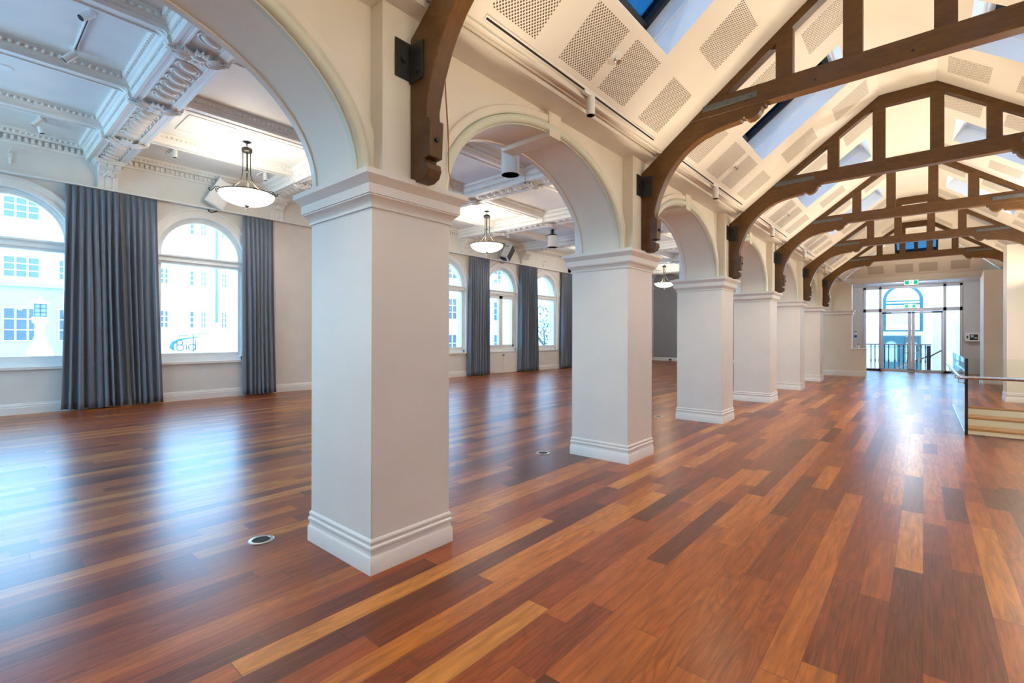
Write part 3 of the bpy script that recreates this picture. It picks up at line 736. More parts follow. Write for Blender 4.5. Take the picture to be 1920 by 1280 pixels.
# secondary beams
def sec_prof(x):
    pr = [(.06, 5.055), (.06, 5.04), (.095, 5.04), (.10, 5.05), (.105, 5.085), (.12, 5.095), (.135, 5.11), (.14, 5.125), (.15, 5.13), (.185, 5.165), (.19, 5.175), (.19, ZC + .01)]
    return [(x + a, z) for a, z in pr] + [(x - a, z) for a, z in pr[::-1]]
sec_proto = None
slabs = {-4.85: 'nearest the arcade', -6.85: 'second from the arcade', -8.85: 'beside the hanging lamps on the arcade side', -10.85: 'beside the hanging lamps on the window side'}
for x in SECX:
    t = thing('cross_beam', 'long thin white ceiling rib with egg moulding, ' + slabs[x], 'ceiling beam', (x, 11, 5.04), 'ribs along the hall ceiling', 'structure')
    g = G(); g.prism(sec_prof(x), 'y', YB, YE); obj('moulded_rib', g, 'plaster', t, smooth=28)
    g = G(); y = -2.0
    while y < 14:
        for s in (-1, 1): g.ell((x + s * .165, y, 5.15), (.034, .029, .028), 7, 4); g.box(x + s * .168 - .014, x + s * .168 + .014, y + .033, y + .042, 5.14, 5.166)
        y += .076
    obj('egg_and_dart', g, 'plaster', t)
# wall cornice with dentils along the windows
t = thing('trim_4', 'white dentil cornice along the top of the window wall', 'cornice', (XW, 10, 4.95), None, 'structure')
pr = [(0, 4.95), (.04, 4.95), (.045, 4.975), (.055, 4.98), (.055, 5.09), (.13, 5.095), (.14, 5.11), (.145, 5.125), (.19, 5.16), (.20, 5.17), (.20, ZC + .01), (0, ZC + .01)]
g = G(); g.prism([(XW + a, z) for a, z in pr], 'y', YB, YE); obj('cornice_run', g, 'plaster', t, smooth=28)
g = G(); y = -1.0
while y < 20: g.box(XW + .05, XW + .105, y, y + .045, 4.995, 5.08); y += .09
obj('dentil_course', g, 'plaster', t, smooth=0)
g = G(); y = -1.0
while y < 12: g.ell((XW + .165, y, 5.142), (.032, .029, .026), 7, 4); y += .076
obj('egg_and_dart', g, 'plaster', t)
# console brackets under the beams
def console(n):
    y = YC(n) + .03; lab = {1: 'above the nearest pair of drawn curtains', 2: 'right of the white wall speaker', 3: 'by the half hidden window', 4: 'above the curtain right of the casement window', 5: 'above the farthest curtain'}.get(n, 'out of view')
    t = thing('console_bracket', 'white scrolled console bracket under a ceiling beam, ' + lab, 'bracket', (XW, y, 4.39), 'console brackets on the window wall')
    pr = [(0, 4.41), (.05, 4.40), (.085, 4.41), (.10, 4.44), (.09, 4.50), (.095, 4.56), (.125, 4.64), (.18, 4.72), (.25, 4.77), (.31, 4.785), (.34, 4.82), (.335, 4.855), (.0, 4.86)]
    g = G()
    for dy in (-.11, 0, .11): g.prism([(XW + a * (1.04 if dy == 0 else 1), z) for a, z in pr], 'y', y + dy - .046, y + dy + .046)
    g.prism([(XW + a * .9, z) for a, z in pr], 'y', y - .15, y + .15)
    g.tube([(XW + .275, y - .17, 4.82), (XW + .275, y + .17, 4.82)], .05, 14); g.tube([(XW + .05, y - .165, 4.44), (XW + .05, y + .165, 4.44)], .036, 12)
    obj('scroll', g, 'plaster', t, smooth=40)
    g = G()
    for da in (-.5, 0, .5): leaf(g, (XW + .16, y + da * .12, 4.70), 0, .14, .05, .06)
    g.ell((XW + .26, y, 4.80), (.06, .10, .035), 12, 6); obj('leaf', g, 'plaster', t)
    g = G(); ring = [(XW - .01, XW + .36, 4.86, 4.885), (XW - .01, XW + .385, 4.885, 4.91), (XW - .01, XW + .40, 4.91, 4.932)]
    for a, b, z0, z1 in ring: g.box(a, b, y - .22 - (z0 - 4.86) * .6, y + .22 + (z0 - 4.86) * .6, z0, z1)
    obj('abacus', g, 'plaster', t, bevel=.004)
    return t
for n in range(1, 6): console(n)

# ------------------------------------------------------------------ curtains
g = G(); g.prism([(XW + .10, 4.365), (XW + .20, 4.365), (XW + .20, 4.392), (XW + .0, 4.392), (XW + .0, 4.38), (XW + .10, 4.38)], 'y', YB + .2, YE - .2)
cr = tag(obj('curtain_rail', g, 'white'), 'slim white curtain rail along the window wall', 'curtain rail')
def curtain(y0, y1, b0, b1, label, seed, ztop=4.36, zbot=.025, x=XW + .15):
    rnd = random.Random(seed)
    W = y1 - y0; N = max(4, int(W / .098)); per = 10; nu = N * per; nv = 30
    amp = [rnd.uniform(.6, 1.35) for _ in range(N + 1)]; ph_ = [rnd.uniform(-.3, .3) for _ in range(N + 1)]
    merge = [rnd.uniform(.0, 1.0) for _ in range(N + 1)]
    verts = []; faces = []
    for j in range(nv + 1):
        v = j / nv; z = ztop + (zbot - ztop) * v
        e = v ** 1.4; ya = y0 + (b0 - y0) * e; yb = y1 + (b1 - y1) * e
        head = max(0, 1 - v / .05)
        for i in range(nu + 1):
            u = i / nu; k = u * N; ki = int(min(k, N - 1)); fr = k - ki
            a = amp[ki] * (1 - fr) + amp[ki + 1] * fr
            slow = math.sin(k * .9 + seed) * .25 * min(1, v * 2)
            wv = math.sin(2 * PI * (k + slow + ph_[ki] * .3 * v))
            wv = math.copysign(abs(wv) ** .8, wv)
            A = (.024 + .042 * min(1, v / .25)) * a
            if v > .12: A *= 1 + .35 * math.sin(k * 1.7 + 3 * v + seed) * min(1, (v - .12) * 3)
            pin = .012 * math.cos(2 * PI * k * 3) * head
            verts.append((x + A * wv * (1 - .55 * head) + pin + .01 * math.sin(7 * u + seed) * v, ya + (yb - ya) * u + .012 * math.cos(2 * PI * k + seed) * min(1, v * 3), z + .012 * math.sin(k * 2.3 + seed) * (v > .99)))
    for j in range(nv):
        for i in range(nu): faces.append((j * (nu + 1) + i, j * (nu + 1) + i + 1, (j + 1) * (nu + 1) + i + 1, (j + 1) * (nu + 1) + i))
    g = G(); g.add(verts, faces); o = obj('curtain', g, 'curtain', smooth=60)
    m = o.modifiers.new('thick', 'SOLIDIFY'); m.thickness = .006; m.offset = 0
    tag(o, label, 'curtain', 'blue grey curtains of the hall'); return o
curtain(1.345, 2.175, 1.28, 2.315, 'wide blue grey curtain, left one of the touching pair', 1)
curtain(2.26, 2.80, 2.385, 2.915, 'blue grey curtain, right one of the touching pair, beside the window with the street pole', 12, x=XW + .115)
curtain(4.485, 5.20, 4.50, 5.29, 'blue grey curtain right of the window with the street pole, next to bare wall', 3)
curtain(12.13, 13.14, 12.05, 13.18, 'grey curtain left of the casement window over the cupboard', 4)
curtain(14.98, 16.10, 14.88, 16.15, 'grey curtain between the casement window and the window with the tree', 5)
curtain(17.92, 18.95, 17.85, 19.0, 'farthest grey brown curtain, cut by the second pillar', 6)

# ------------------------------------------------------------------ pendant lamps
def pendant(x, y, label):
    t = thing('pendant_lamp', label, 'pendant lamp', (x, y, ZC), 'opal bowl pendant lamps of the hall')
    g = G(); g.lathe([(0, ZC - .0), (.075, ZC - .002), (.085, ZC - .02), (.05, ZC - .045), (.012, ZC - .05), (.008, ZC - .15), (0, ZC - .15)], (x, y, 0), 20); obj('ceiling_cap', g, 'bronze', t)
    g = G(); g.lathe([(.0, 5.075), (.045, 5.07), (.095, 5.045), (.10, 5.03), (.10, 4.985), (.08, 4.97), (0, 4.97)], (x, y, 0), 8); obj('hub', g, 'bronze', t, smooth=20)
    for k in range(3):
        a = 2 * PI * k / 3 + .55; ca, sa = math.cos(a), math.sin(a)
        pts = []
        prof = [(.075, 4.98), (.075, 4.80), (.075, 4.62), (.077, 4.56), (.09, 4.49), (.12, 4.41), (.165, 4.34), (.23, 4.28), (.31, 4.235), (.40, 4.205), (.475, 4.185)]
        g = G(); g.tube([(x + r * ca, y + r * sa, z) for r, z in prof], .008, 8); g.ell((x + .076 * ca, y + .076 * sa, 4.60), (.016, .016, .02), 10, 6)
        arm = obj('arm', g, 'bronze', t)
        g = G()
        sc = [(.475, 4.185), (.50, 4.20), (.53, 4.195), (.56, 4.17), (.585, 4.13), (.61, 4.10), (.64, 4.10), (.655, 4.125), (.645, 4.145), (.63, 4.14)]
        g.tube([(x + r * ca, y + r * sa, z) for r, z in sc], .008, 7)
        sp = [(.50 + .045 * (1 - i / 22) * math.cos(1.2 - i * .42), 4.13 + .045 * (1 - i / 22) * math.sin(1.2 - i * .42)) for i in range(20)]
        g.tube([(x + r * ca, y + r * sa, z) for r, z in sp], .007, 6); obj('scroll', g, 'bronze', arm)
    g = G(); g.tube([(x, y, 4.97), (x, y, 4.0)], .011, 8)
    g.ell((x, y, 4.62), (.03, .03, .035), 10, 6); obj('stem', g, 'bronze', t)
    R = .485; prof = [(R * math.cos(a), 4.175 - .225 * math.sin(a)) for a in [PI / 2 * i / 14 for i in range(15)]]
    inner = [((R - .012) * math.cos(a), 4.175 - .213 * math.sin(a)) for a in [PI / 2 * i / 14 for i in range(14, -1, -1)]]
    g = G(); g.lathe([(0.0, prof[-1][1])] + [p for p in prof[::-1][1:]] + [p for p in inner[::-1]][:14] + [(0.0, 4.175 - .213)], (x, y, 0), 40); obj('bowl', g, 'bowl', t, smooth=60)
    g = G(); g.tube([(x + (R + .004) * math.cos(a), y + (R + .004) * math.sin(a), 4.168) for a in [2 * PI * k / 40 for k in range(40)]], .010, 6, True); obj('rim_band', g, 'bronze', t)
    g = G(); g.lathe([(0, 3.965), (.045, 3.952), (.05, 3.945), (.02, 3.915), (.012, 3.90), (.022, 3.89), (.022, 3.882), (.008, 3.872), (.012, 3.862), (.0, 3.85)], (x, y, 0), 16); obj('finial', g, 'stain', t)
    return t
p1 = pendant(-9.85, 3.627, 'nearest opal bowl pendant lamp, hanging in front of the white speaker')
dup(p1, (0, 2 * BAY, 0), 'second opal bowl pendant lamp, seen through the second arch')
dup(p1, (-.15, 6 * BAY - .1, 0), 'small far opal bowl pendant lamp before the dark grey wall')
PEND = [(-9.85, 3.627), (-9.85, 3.627 + 2 * BAY), (-10.0, 3.627 + 6 * BAY - .1)]
rl = {0: 'nearest', 2: 'second', 6: 'farthest'}
for k_ in (0, 2, 6):
    x, y = PEND[{0: 0, 2: 1, 6: 2}[k_]]
    g = G(); g.lathe([(.40, ZC + .001), (.40, ZC - .012), (.37, ZC - .02), (.34, ZC - .012), (.31, ZC - .012), (.29, ZC - .026), (.25, ZC - .018), (.16, ZC - .02), (.13, ZC - .032), (.07, ZC - .03), (.0, ZC - .03)], (x, y, 0), 40)
    for q in range(16):
        a = q * PI / 8; g.ell((x + .21 * math.cos(a), y + .21 * math.sin(a), ZC - .016), (.035, .03, .018), 8, 5, Matrix.Rotation(a, 3, 'Z'))
    tag(obj('ceiling_rose', g, 'plaster'), 'round white plaster ceiling rose above the ' + rl[k_] + ' pendant lamp', 'ceiling rose', 'ceiling roses')
    g = G()
    for s in (-1, 1):
        g.box(x + s * .42 - .012, x + s * .42 + .012, y - 1.05, y - .30, ZC - .014, ZC + .002); g.box(x + s * .42 - .012, x + s * .42 + .012, y + .30, y + 1.05, ZC - .014, ZC + .002)
        g.box(x - .43, x + .43, y + s * 1.05 - .012, y + s * 1.05 + .012, ZC - .014, ZC + .002)
        g.tube([(x + .52 * math.cos(a), y + .52 * math.sin(a), ZC - .004) for a in [s * PI / 2 - .95 + 1.9 * i / 16 for i in range(17)]] if 0 else [(x + s * (.30 + .22 * math.sin(PI * i / 14)), y - .30 + .60 * i / 14, ZC - .004) for i in range(15)], .010, 6)
    tag(obj('ceiling_panel_moulding', g, 'plaster'), 'thin raised panel moulding on the ceiling around the ' + rl[k_] + ' ceiling rose', 'moulding', 'ceiling panel mouldings', 'structure')

# ------------------------------------------------------------------ hall ceiling fittings
def track_light(x0, x1, y, heads, label):
    t = thing('track_light', label, 'track light', ((x0 + x1) / 2, y, ZC), 'track lights on the hall ceiling')
    g = G(); g.box(x0, x1, y - .018, y + .018, ZC - .03, ZC + .001); obj('track', g, 'white', t, bevel=.003)
    g = G(); g.box(x0 + .1, x1 - .1, y - .006, y + .006, ZC - .0315, ZC - .0302); obj('slot', g, 'dark', t)
    for hx, dx, dy in heads:
        d = Vector((dx, dy, -1)).normalized()
        p = Vector((hx, y, ZC - .075)); g = G(); g.box(hx - .05, hx + .05, y - .02, y + .02, ZC - .05, ZC - .03); g.cyl((hx, y, ZC - .08), .012, .035)
        a = p + d * -.02; b = p + d * .155
        g.tube([a, p + d * .0, b], [.038, .042, .042], 16); h = obj('spot_head', g, 'white', t)
        g = G(); g.tube([b - d * .004, b + d * .002], [.034, .034], 16); obj('lens', g, 'dark', h)
track_light(-8.45, -7.05, 1.0, [(-7.2, .3, -.9), (-8.4, -.2, -.9)], 'white ceiling track with two spotlights in the blue-lit coffer nearest the viewpoint')
track_light(-11.75, -11.2, .93, [(-11.4, -.3, -.8), (-11.65, .0, .2)], 'white ceiling track with two spotlights above the leftmost window')
track_light(-11.75, -11.1, 2.80, [(-11.2, 0, 0)], 'short white ceiling track with one spotlight right of the nearest ceiling beam')
track_light(-11.75, -11.1, 4.55, [(-11.3, 0, 0)], 'short white ceiling track with one spotlight behind the nearest pendant lamp')
track_light(-11.75, -11.1, 9.45, [(-11.3, 0, 0)], 'white ceiling track with one spotlight left of the second pendant lamp')
track_light(-11.75, -11.1, 12.9, [(-11.3, 0, 0)], 'white ceiling track with one spotlight right of the second pendant lamp')
def disc_fitting(x, y, label):
    g = G(); g.lathe([(.10, ZC + .001), (.10, ZC - .006), (.07, ZC - .014), (.05, ZC - .012), (0, ZC - .012)], (x, y, 0), 24); tag(obj('recessed_speaker', g, 'white'), label, 'ceiling fitting', 'round ceiling fittings')
disc_fitting(-7.55, .33, 'flush round white ceiling fitting in the top left corner coffer'); disc_fitting(-9.75, .42, 'flush round white ceiling fitting in the coffer below the top left one')
def vent(x, y, label, dark_top=False):
    t = thing('ventilation_drum', label, 'ventilation drum', (x, y, 4.57), 'white drum vents under the hall ceiling'); R = .172
    g = G(); g.lathe([(R, 4.57), (R, 4.96 if dark_top else 5.205), (R - .01, 4.96 if dark_top else 5.205), (R - .01, 4.60), (R - .02, 4.60), (R - .02, 4.575), (R - .012, 4.57), (R, 4.57)], (x, y, 0), 32); obj('drum', g, 'white', t, smooth=40)
    g = G(); g.lathe([(0, 4.612), (R - .02, 4.612), (R - .02, 4.603), (0, 4.603)], (x, y, 0), 24); d = obj('diffuser_back', g, 'dark', t)
    g = G()
    for k in range(10):
        a = 2 * PI * k / 10; ca, sa = math.cos(a), math.sin(a); ca2, sa2 = math.cos(a + .25), math.sin(a + .25)
        g.add([(x + .03 * ca, y + .03 * sa, 4.60), (x + (R - .025) * ca, y + (R - .025) * sa, 4.60), (x + (R - .025) * ca2, y + (R - .025) * sa2, 4.585), (x + .03 * ca2, y + .03 * sa2, 4.585)], [(0, 1, 2, 3)])
    g.cyl((x, y, 4.582), .03, .02); obj('vanes', g, 'steel', t, smooth=0)
    if dark_top:
        g = G(); g.lathe([(R - .012, 4.95), (R - .012, 5.0), (0, 5.0)], (x, y, 0), 24); g.cyl((x, y, 4.95), .05, .26); g.cyl((x + .1, y, 4.95), .008, .26); g.cyl((x - .1, y, 4.95), .008, .26); obj('hanger', g, 'dark', t)
vent(-6.06, 6.98, 'white drum vent just below the keystone of the second arch')
vent(-6.06, 13.61, 'white drum vent seen through the top of the third arch')
vent(-9.85, 13.60, 'white hanging drum vent with dark top, seen left of the second pillar capital', True)

# wall speakers
def speaker(y, z, label, dark, yaw=0):
    t = thing('wall_speaker', label, 'loudspeaker', (XW + .2, y, z), 'wall speakers of the hall')
    R = Matrix.Rotation(math.radians(-24), 4, 'Y') @ Matrix.Rotation(math.radians(0), 4, 'Z')
    def tr(g, dy=0):
        R2 = Matrix.Rotation(math.radians(yaw), 3, 'Z') @ Matrix.Rotation(math.radians(-26), 3, 'X') @ Matrix.Rotation(math.radians(18), 3, 'Y')
        g.v = [tuple(R2 @ Vector(p) + Vector((XW + .30, y, z))) for p in g.v]; return g
    g = G(); g.prism([(-.13, -.17), (.16, -.20), (.16, .20), (-.13, .17)], 'z', -.30, .30); obj('cabinet', tr(g), 'white' if not dark else 'white', t, bevel=.008)
    g = G(); g.box(.161, .172, -.175, .175, -.275, .275); obj('grille', tr(g), 'white' if not dark else 'black', t, bevel=.004)
    g = G(); g.box(-.10, .12, -.215, -.205, -.30, .30) if 0 else None
    for s in (-1, 1): g.box(-.12, .10, -.10, .10, s * .315 - .006, s * .315 + .006)
    g.box(-.16, -.145, -.06, .06, -.32, .32); obj('yoke', tr(g), 'white' if not dark else 'black', t)
    g = G(); g.box(XW - .001, XW + .02, y - .08, y + .08, z - .1, z + .1); g.tube([(XW + .02, y, z), (XW + .19, y, z)], .025, 10); obj('wall_plate', g, 'white', t)
    g = G(); g.tube([(XW + .02, y - .12, z - .30), (XW + .06, y - .16, z - .38), (XW + .12, y - .12, z - .42), (XW + .2, y - .02, z - .38)], .012, 8); obj('cable', g, 'black', t)
speaker(3.95, 4.72, 'white tilted wall speaker behind the nearest pendant lamp', False)
speaker(14.0, 4.72, 'wall speaker with black face above the casement window', True, 27)
def alarm_cam(y, z, label):
    t = thing('wall_arm_bracket', label, 'wall bracket', (XW, y, z)); g = G(); g.box(XW - .001, XW + .02, y - .03, y + .03, z - .05, z + .1); g.box(XW + .0, XW + .22, y - .015, y + .015, z + .07, z + .1); obj('arm', g, 'white', t, bevel=.003)
    g = G(); g.cyl((XW + .03, y, z - .14), .015, .12); obj('drop', g, 'white', t)
alarm_cam(.62, 4.70, 'small white bracket on the wall above the leftmost window'); alarm_cam(16.7, 4.62, 'small white bracket on the wall above the window with the tree')

# floor boxes
for x, y, lab in ((-3.56, 1.41, 'round metal floor box left of the nearest pillar base'), (-3.585, 4.757, 'round metal floor box left of the second pillar base'), (-3.65, 8.31, 'round metal floor box left of the third pillar base')):
    t = thing('floor_box', lab, 'floor box', (x, y, 0), 'round floor boxes')
    g = G(); g.lathe([(.085, .0), (.085, .004), (.078, .007), (.06, .007), (.058, .002), (.058, .0)], (x, y, 0), 28); obj('ring', g, 'socket', t)
    g = G(); g.lathe([(.058, .0005), (.058, .004), (0, .004)], (x, y, 0), 24); obj('lid', g, 'dark', t)
g = G(); g.box(-11.6, -11.45, 27.9, 28.0 - .031, .03, .11); tag(obj('wall_socket', g, 'black'), 'small dark socket at the foot of the dark grey end wall', 'socket')

# ------------------------------------------------------------------ right wall, pillars on the stair side
g = arch_wall('y', YB, 26.0, 2.29, 2.7, -2.2, 5.4, [])
struct('wall_right', g, 'nave', 'cream wall on the stair side of the nave', 'wall', smooth=20)
def rpillar(x0, y0, y1, label):
    t = thing('wall_pier', label, 'pier', (x0, y0, 0), 'white piers on the stair side')
    g = G(); g.box(x0, 2.30, y0, y1, 0, 3.52); obj('shaft', g, 'nave', t, bevel=.004)
    g = G(); rows = [[(x0 - d, y0 - d, z), (2.31, y0 - d, z), (2.31, y1, z), (x0 - d, y1, z)] for d, z in base_p]; g.sweep(rows); obj('base', g, 'trim', t)
rpillar(1.41, 15.33, 15.95, 'bright white pier behind the glass balustrade at the right edge of the photo')
rpillar(1.41, 20.75, 21.9, 'cream pier at the far end, left of the bright white pier')

# end wall stub with the low counter
g = G(); g.box(-3.32, -2.02, 21.62, 22.0, 0, 3.55); g.box(-3.32, -2.02, 21.62, 22.0, 3.55, 5.3); struct('wall_end_stub', g, 'nave', 'cream stub wall beyond the sixth pillar ending the arcade', 'wall')
t = thing('counter_wall', 'low cream counter wall beyond the sixth pillar', 'counter', (-1.9, 21.8, 0))
g = G(); g.box(-2.02, -1.60, 21.64, 22.0, 0, .99); obj('body', g, 'nave', t)
g = G(); g.box(-2.02, -1.58, 21.60, 22.4, .99, 1.015); obj('top', g, 'trim', t, bevel=.003)
g = G(); g.prism([(21.62 - x, z) for x, z in base_prof(.2, .03)], 'x', -3.32, -1.60); obj('skirting', g, 'trim', t)
g = G()
rows = [[(-3.34, 21.62 - d, z), (-2.02 + d, 21.62 - d, z), (-2.02 + d, 22.0, z), (-3.34, 22.0, z)] for d, z in cap_p]
g.sweep(rows); tag(obj('wall_moulding', g, 'trim'), 'moulded band across the stub wall beyond the sixth pillar', 'moulding', None, 'structure')
t = thing('hand_sanitiser', 'white dispenser bottle on the low counter wall', 'dispenser', (-1.87, 22.1, 1.015))
g = G(); g.lathe([(0, 1.015), (.05, 1.015), (.052, 1.03), (.052, 1.12), (.02, 1.15), (.02, 1.17), (0, 1.17)], (-1.87, 22.1, 0), 16); obj('bottle', g, 'white', t)
g = G(); g.box(-1.885, -1.80, 22.09, 22.11, 1.17, 1.19); g.box(-1.90, -1.84, 22.07, 22.13, 1.16, 1.175); obj('pump', g, 'steel', t)

# ------------------------------------------------------------------ lobby beyond the nave
YG = 26.0
g = G()
g.box(-6.0, -1.99, YG, YG + .12, 0, 3.8); g.box(1.16, 2.7, YG, YG + .12, 0, 3.8); g.box(-1.99, 1.16, YG, YG + .12, 3.58, 3.8)
struct('wall_lobby', g, 'lobbygrey', 'grey lobby wall around the glazed doors', 'wall')
g = G(); g.box(-6, 2.7, 21.55, YG + .1, 3.62, 3.75); struct('ceiling_lobby', g, 'wall', 'lobby ceiling before the glazed doors', 'ceiling')
g = G(); g.box(-3.5, -3.32, 22.0, YG, 0, 3.7); struct('wall_lobby_side', g, 'wall', 'side wall of the lobby', 'wall')
# glazed screen with double doors
t = thing('glazed_screen', 'grey framed glazed screen around the double doors at the far end', 'glazed screen', (-.4, YG, 0))
f = G(); D0, D1 = YG - .03, YG + .07
for x0, x1 in ((-2.0, -1.91), (-1.46, -1.37), (.60, .70), (1.09, 1.17)): f.box(x0, x1, D0, D1, 0, 3.60)
for z0, z1 in ((3.50, 3.60), (2.52, 2.66), (0.0, .06)): f.box(-2.0, 1.17, D0, D1, z0, z1)
for x0, x1 in ((-1.99, -1.4), (.64, 1.16)): f.box(x0, x1, D0, D1, .0, .10)
obj('frame', f, 'alu', t, bevel=.004)
for x0, x1, z0, z1 in ((-1.91, -1.46, 2.66, 3.5), (-1.37, .60, 2.66, 3.5), (.70, 1.09, 2.66, 3.5), (-1.91, -1.46, .1, 2.52), (.70, 1.09, .1, 2.52)):
    g = G(); g.box(x0, x1, YG + .015, YG + .025, z0, z1); obj('pane', g, 'doorglass', t, smooth=0)
for x0, x1, lab in ((-1.365, -.39, 'left-hand leaf of the glazed double doors'), (-.38, .595, 'right-hand leaf of the glazed double doors')):
    d = thing('door_leaf', lab, 'door', (x0, YG, 0), 'glazed double doors', None)
    g = G(); a, b = (.05, .11) if x0 < -1 else (.11, .05)
    g.box(x0, x0 + a, YG - .025, YG + .03, .02, 2.51); g.box(x1 - b, x1, YG - .025, YG + .03, .02, 2.51); g.box(x0, x1, YG - .025, YG + .03, 2.44, 2.51); g.box(x0, x1, YG - .025, YG + .03, .02, .10)
    obj('frame', g, 'alu', d, bevel=.003)
    g = G(); g.box(x0 + a, x1 - b, YG, YG + .01, .1, 2.44); obj('pane', g, 'doorglass', d, smooth=0)
    hx = x1 - .09 if x0 < -1 else x0 + .09; s_ = -1 if x0 < -1 else 1
    g = G(); g.tube([(hx, YG - .02, 1.47), (hx, YG - .09, 1.47), (hx + s_ * .10, YG - .10, 1.47), (hx + s_ * .13, YG - .10, 1.43), (hx + s_ * .13, YG - .10, .83), (hx + s_ * .10, YG - .10, .79), (hx, YG - .09, .79), (hx, YG - .02, .79)], .015, 8); obj('pull_handle', g, 'stain', d)
    g = G(); g.box(*( (x0 + .03, x0 + .33) if x0 < -1 else (x1 - .33, x1 - .03)), YG - .07, YG - .026, 2.455, 2.505); obj('closer', g, 'iron', d, bevel=.004)
# exit signs
def exit_sign(x, y, z, w, h, label):
    t = thing('exit_sign', label, 'exit sign', (x, y, z), 'green running man exit signs')
    g = G(); g.box(x - w / 2 - .02, x + w / 2 + .02, y, y + .04, z - h / 2 - .02, z + h / 2 + .02); obj('case', g, 'white', t, bevel=.004)
    g = G(); g.box(x - w / 2, x + w / 2, y - .004, y - .0005, z - h / 2, z + h / 2); obj('white_face', g, 'signwhite', t)
    for s in (-1, 1):
        g = G(); a, b = sorted((x + s * w * .17, x + s * w * .47)); g.box(a, b, y - .008, y - .0045, z - h * .45, z + h * .45); obj('green_panel', g, 'green', t)
    g = G(); q = h
    def limb(pts, r): g.tube([(x + a * q, y - .007, z + b * q) for a, b in pts], r * q, 6)
    g.ell((x + .05 * q, y - .006, z + .32 * q), (.07 * q, .003, .07 * q), 10, 6)
    limb([(.03, .22), (-.04, -.02)], .06); limb([(-.04, -.02), (.09, -.16), (.05, -.36)], .04); limb([(-.04, -.02), (-.13, -.20), (-.26, -.28)], .04); limb([(.03, .19), (.16, .08), (.22, .14)], .03); limb([(.02, .19), (-.12, .12), (-.16, -.02)], .03)
    obj('running_man', g, 'letter', t)
    return t
e = exit_sign(-.32, 21.40, 3.325, .36, .15, 'green running man exit sign hanging below the cream end beam')
g = G(); g.box(-.36, -.28, 21.41, 21.43, 3.40, 3.48); obj('hanger', g, 'white', e)
exit_sign(-.42, YG - .07, 2.74, .36, .15, 'green running man exit sign on the bar above the double doors')
# wall cabinet right of the doors
t = thing('defibrillator_cabinet', 'white wall cabinet with dark window right of the glazed doors', 'wall cabinet', (1.45, YG, 1.4))
g = G(); g.box(1.24, 1.66, YG - .16, YG, 1.28, 1.62); obj('case', g, 'white', t, bevel=.008)
g = G(); g.box(1.37, 1.60, YG - .166, YG - .1605, 1.34, 1.56); w_ = obj('window', g, 'screen', t)
g = G(); g.box(1.28, 1.325, YG - .166, YG - .1605, 1.41, 1.50); obj('display', g, 'screen', t)
g = G(); g.box(1.40, 1.48, YG - .170, YG - .1665, 1.44, 1.54); g.ell((1.535, YG - .168, 1.42), (.05, .003, .03), 10, 6); obj('emblem', g, 'stain', w_)
g = G(); g.box(-2.34, -2.22, YG - .012, YG - .0005, 1.40, 1.72); o = tag(obj('wall_notice', g, 'white'), 'small blue and white notice on the grey lobby wall', 'notice')
for z0, z1 in ((1.42, 1.54), (1.66, 1.70)):
    g = G(); g.box(-2.335, -2.225, YG - .0145, YG - .0125, z0, z1); obj('blue_block', g, 'blue', o)
# stair hall behind the doors
g = G(); g.box(-4.5, 3.0, YG + .12, 28.0, -.15, 0); struct('floor_landing', g, 'floor', 'timber landing behind the glazed doors', 'floor')
g = G(); g.box(-4.5, 3.0, 28.0, 36, -2.6, -2.4); struct('floor_foyer', g, 'street', 'pale foyer floor below the landing', 'floor')
g = arch_wall('x', -2.8, 1.2, 33.0, 33.3, -2.4, 6, [(-.85, .82, .82, 1.75, 3.42)])
struct('wall_stairhall', g, 'stone', 'white stair hall wall holding the teal arched window', 'wall', smooth=20)
g = G(); g.box(-2.9, -2.75, YG + .12, 33.0, -2.4, 6); struct('wall_stairhall_left', g, 'stone', 'white side wall of the stair hall', 'wall')
g = G(); g.prism([(.35, 33.1), (.45, 33.1), (1.75, YG + .12), (1.6, YG + .12)], 'z', -2.4, 6); struct('wall_stairhall_right', g, 'stone', 'white slanting wall behind the right glazed panels', 'wall')
w = thing('window_11', 'teal framed arched window in the stair hall behind the double doors', 'window', (-.85, 33, 1.75), None, 'structure')
g = G()
def arch_band_x(g, c, r0, r1, y0, y1, spr, z0, seg=24):
    rows = [[(c + r0, y0, z0), (c + r0, y1, z0), (c + r1, y1, z0), (c + r1, y0, z0)]]
    for i in range(seg + 1):
        a = PI * i / seg; ca, sa = math.cos(a), math.sin(a)
        rows.append([(c + r0 * ca, y0, spr + r0 * sa), (c + r0 * ca, y1, spr + r0 * sa), (c + r1 * ca, y1, spr + r1 * sa), (c + r1 * ca, y0, spr + r1 * sa)])
    rows.append([(c - r0, y0, z0), (c - r0, y1, z0), (c - r1, y1, z0), (c - r1, y0, z0)]); g.sweep(rows)
arch_band_x(g, -.85, .69, .83, 32.95, 33.1, 3.42, 1.75); g.box(-1.6, -.1, 32.96, 33.1, 3.16, 3.26); g.box(-1.6, -.1, 32.96, 33.1, 3.34, 3.40); g.box(-1.6, -.1, 32.96, 33.1, 1.75, 1.83)
obj('frame', g, 'teal', w)
g = G(); g.box(-1.54, -.16, 33.06, 33.07, 1.8, 3.4); obj('pane', g, 'glass', w, smooth=0)
t = thing('street_door', 'teal double street door with arched glass lights below the arched window', 'door', (-.9, 32.9, -2.4))
g = arch_wall('x', -1.70, -.10, 32.88, 32.96, -2.4, 1.52, [(-1.32, .25, .25, .1, 1.0), (-.48, .25, .25, .1, 1.0)], 16); obj('leaves', g, 'teal', t, smooth=20)
for x in (-1.32, -.48):
    g = G(); g.box(x - .27, x + .27, 32.91, 32.92, .08, 1.3); obj('light', g, 'signwhite' if 0 else 'glass', t, smooth=0)
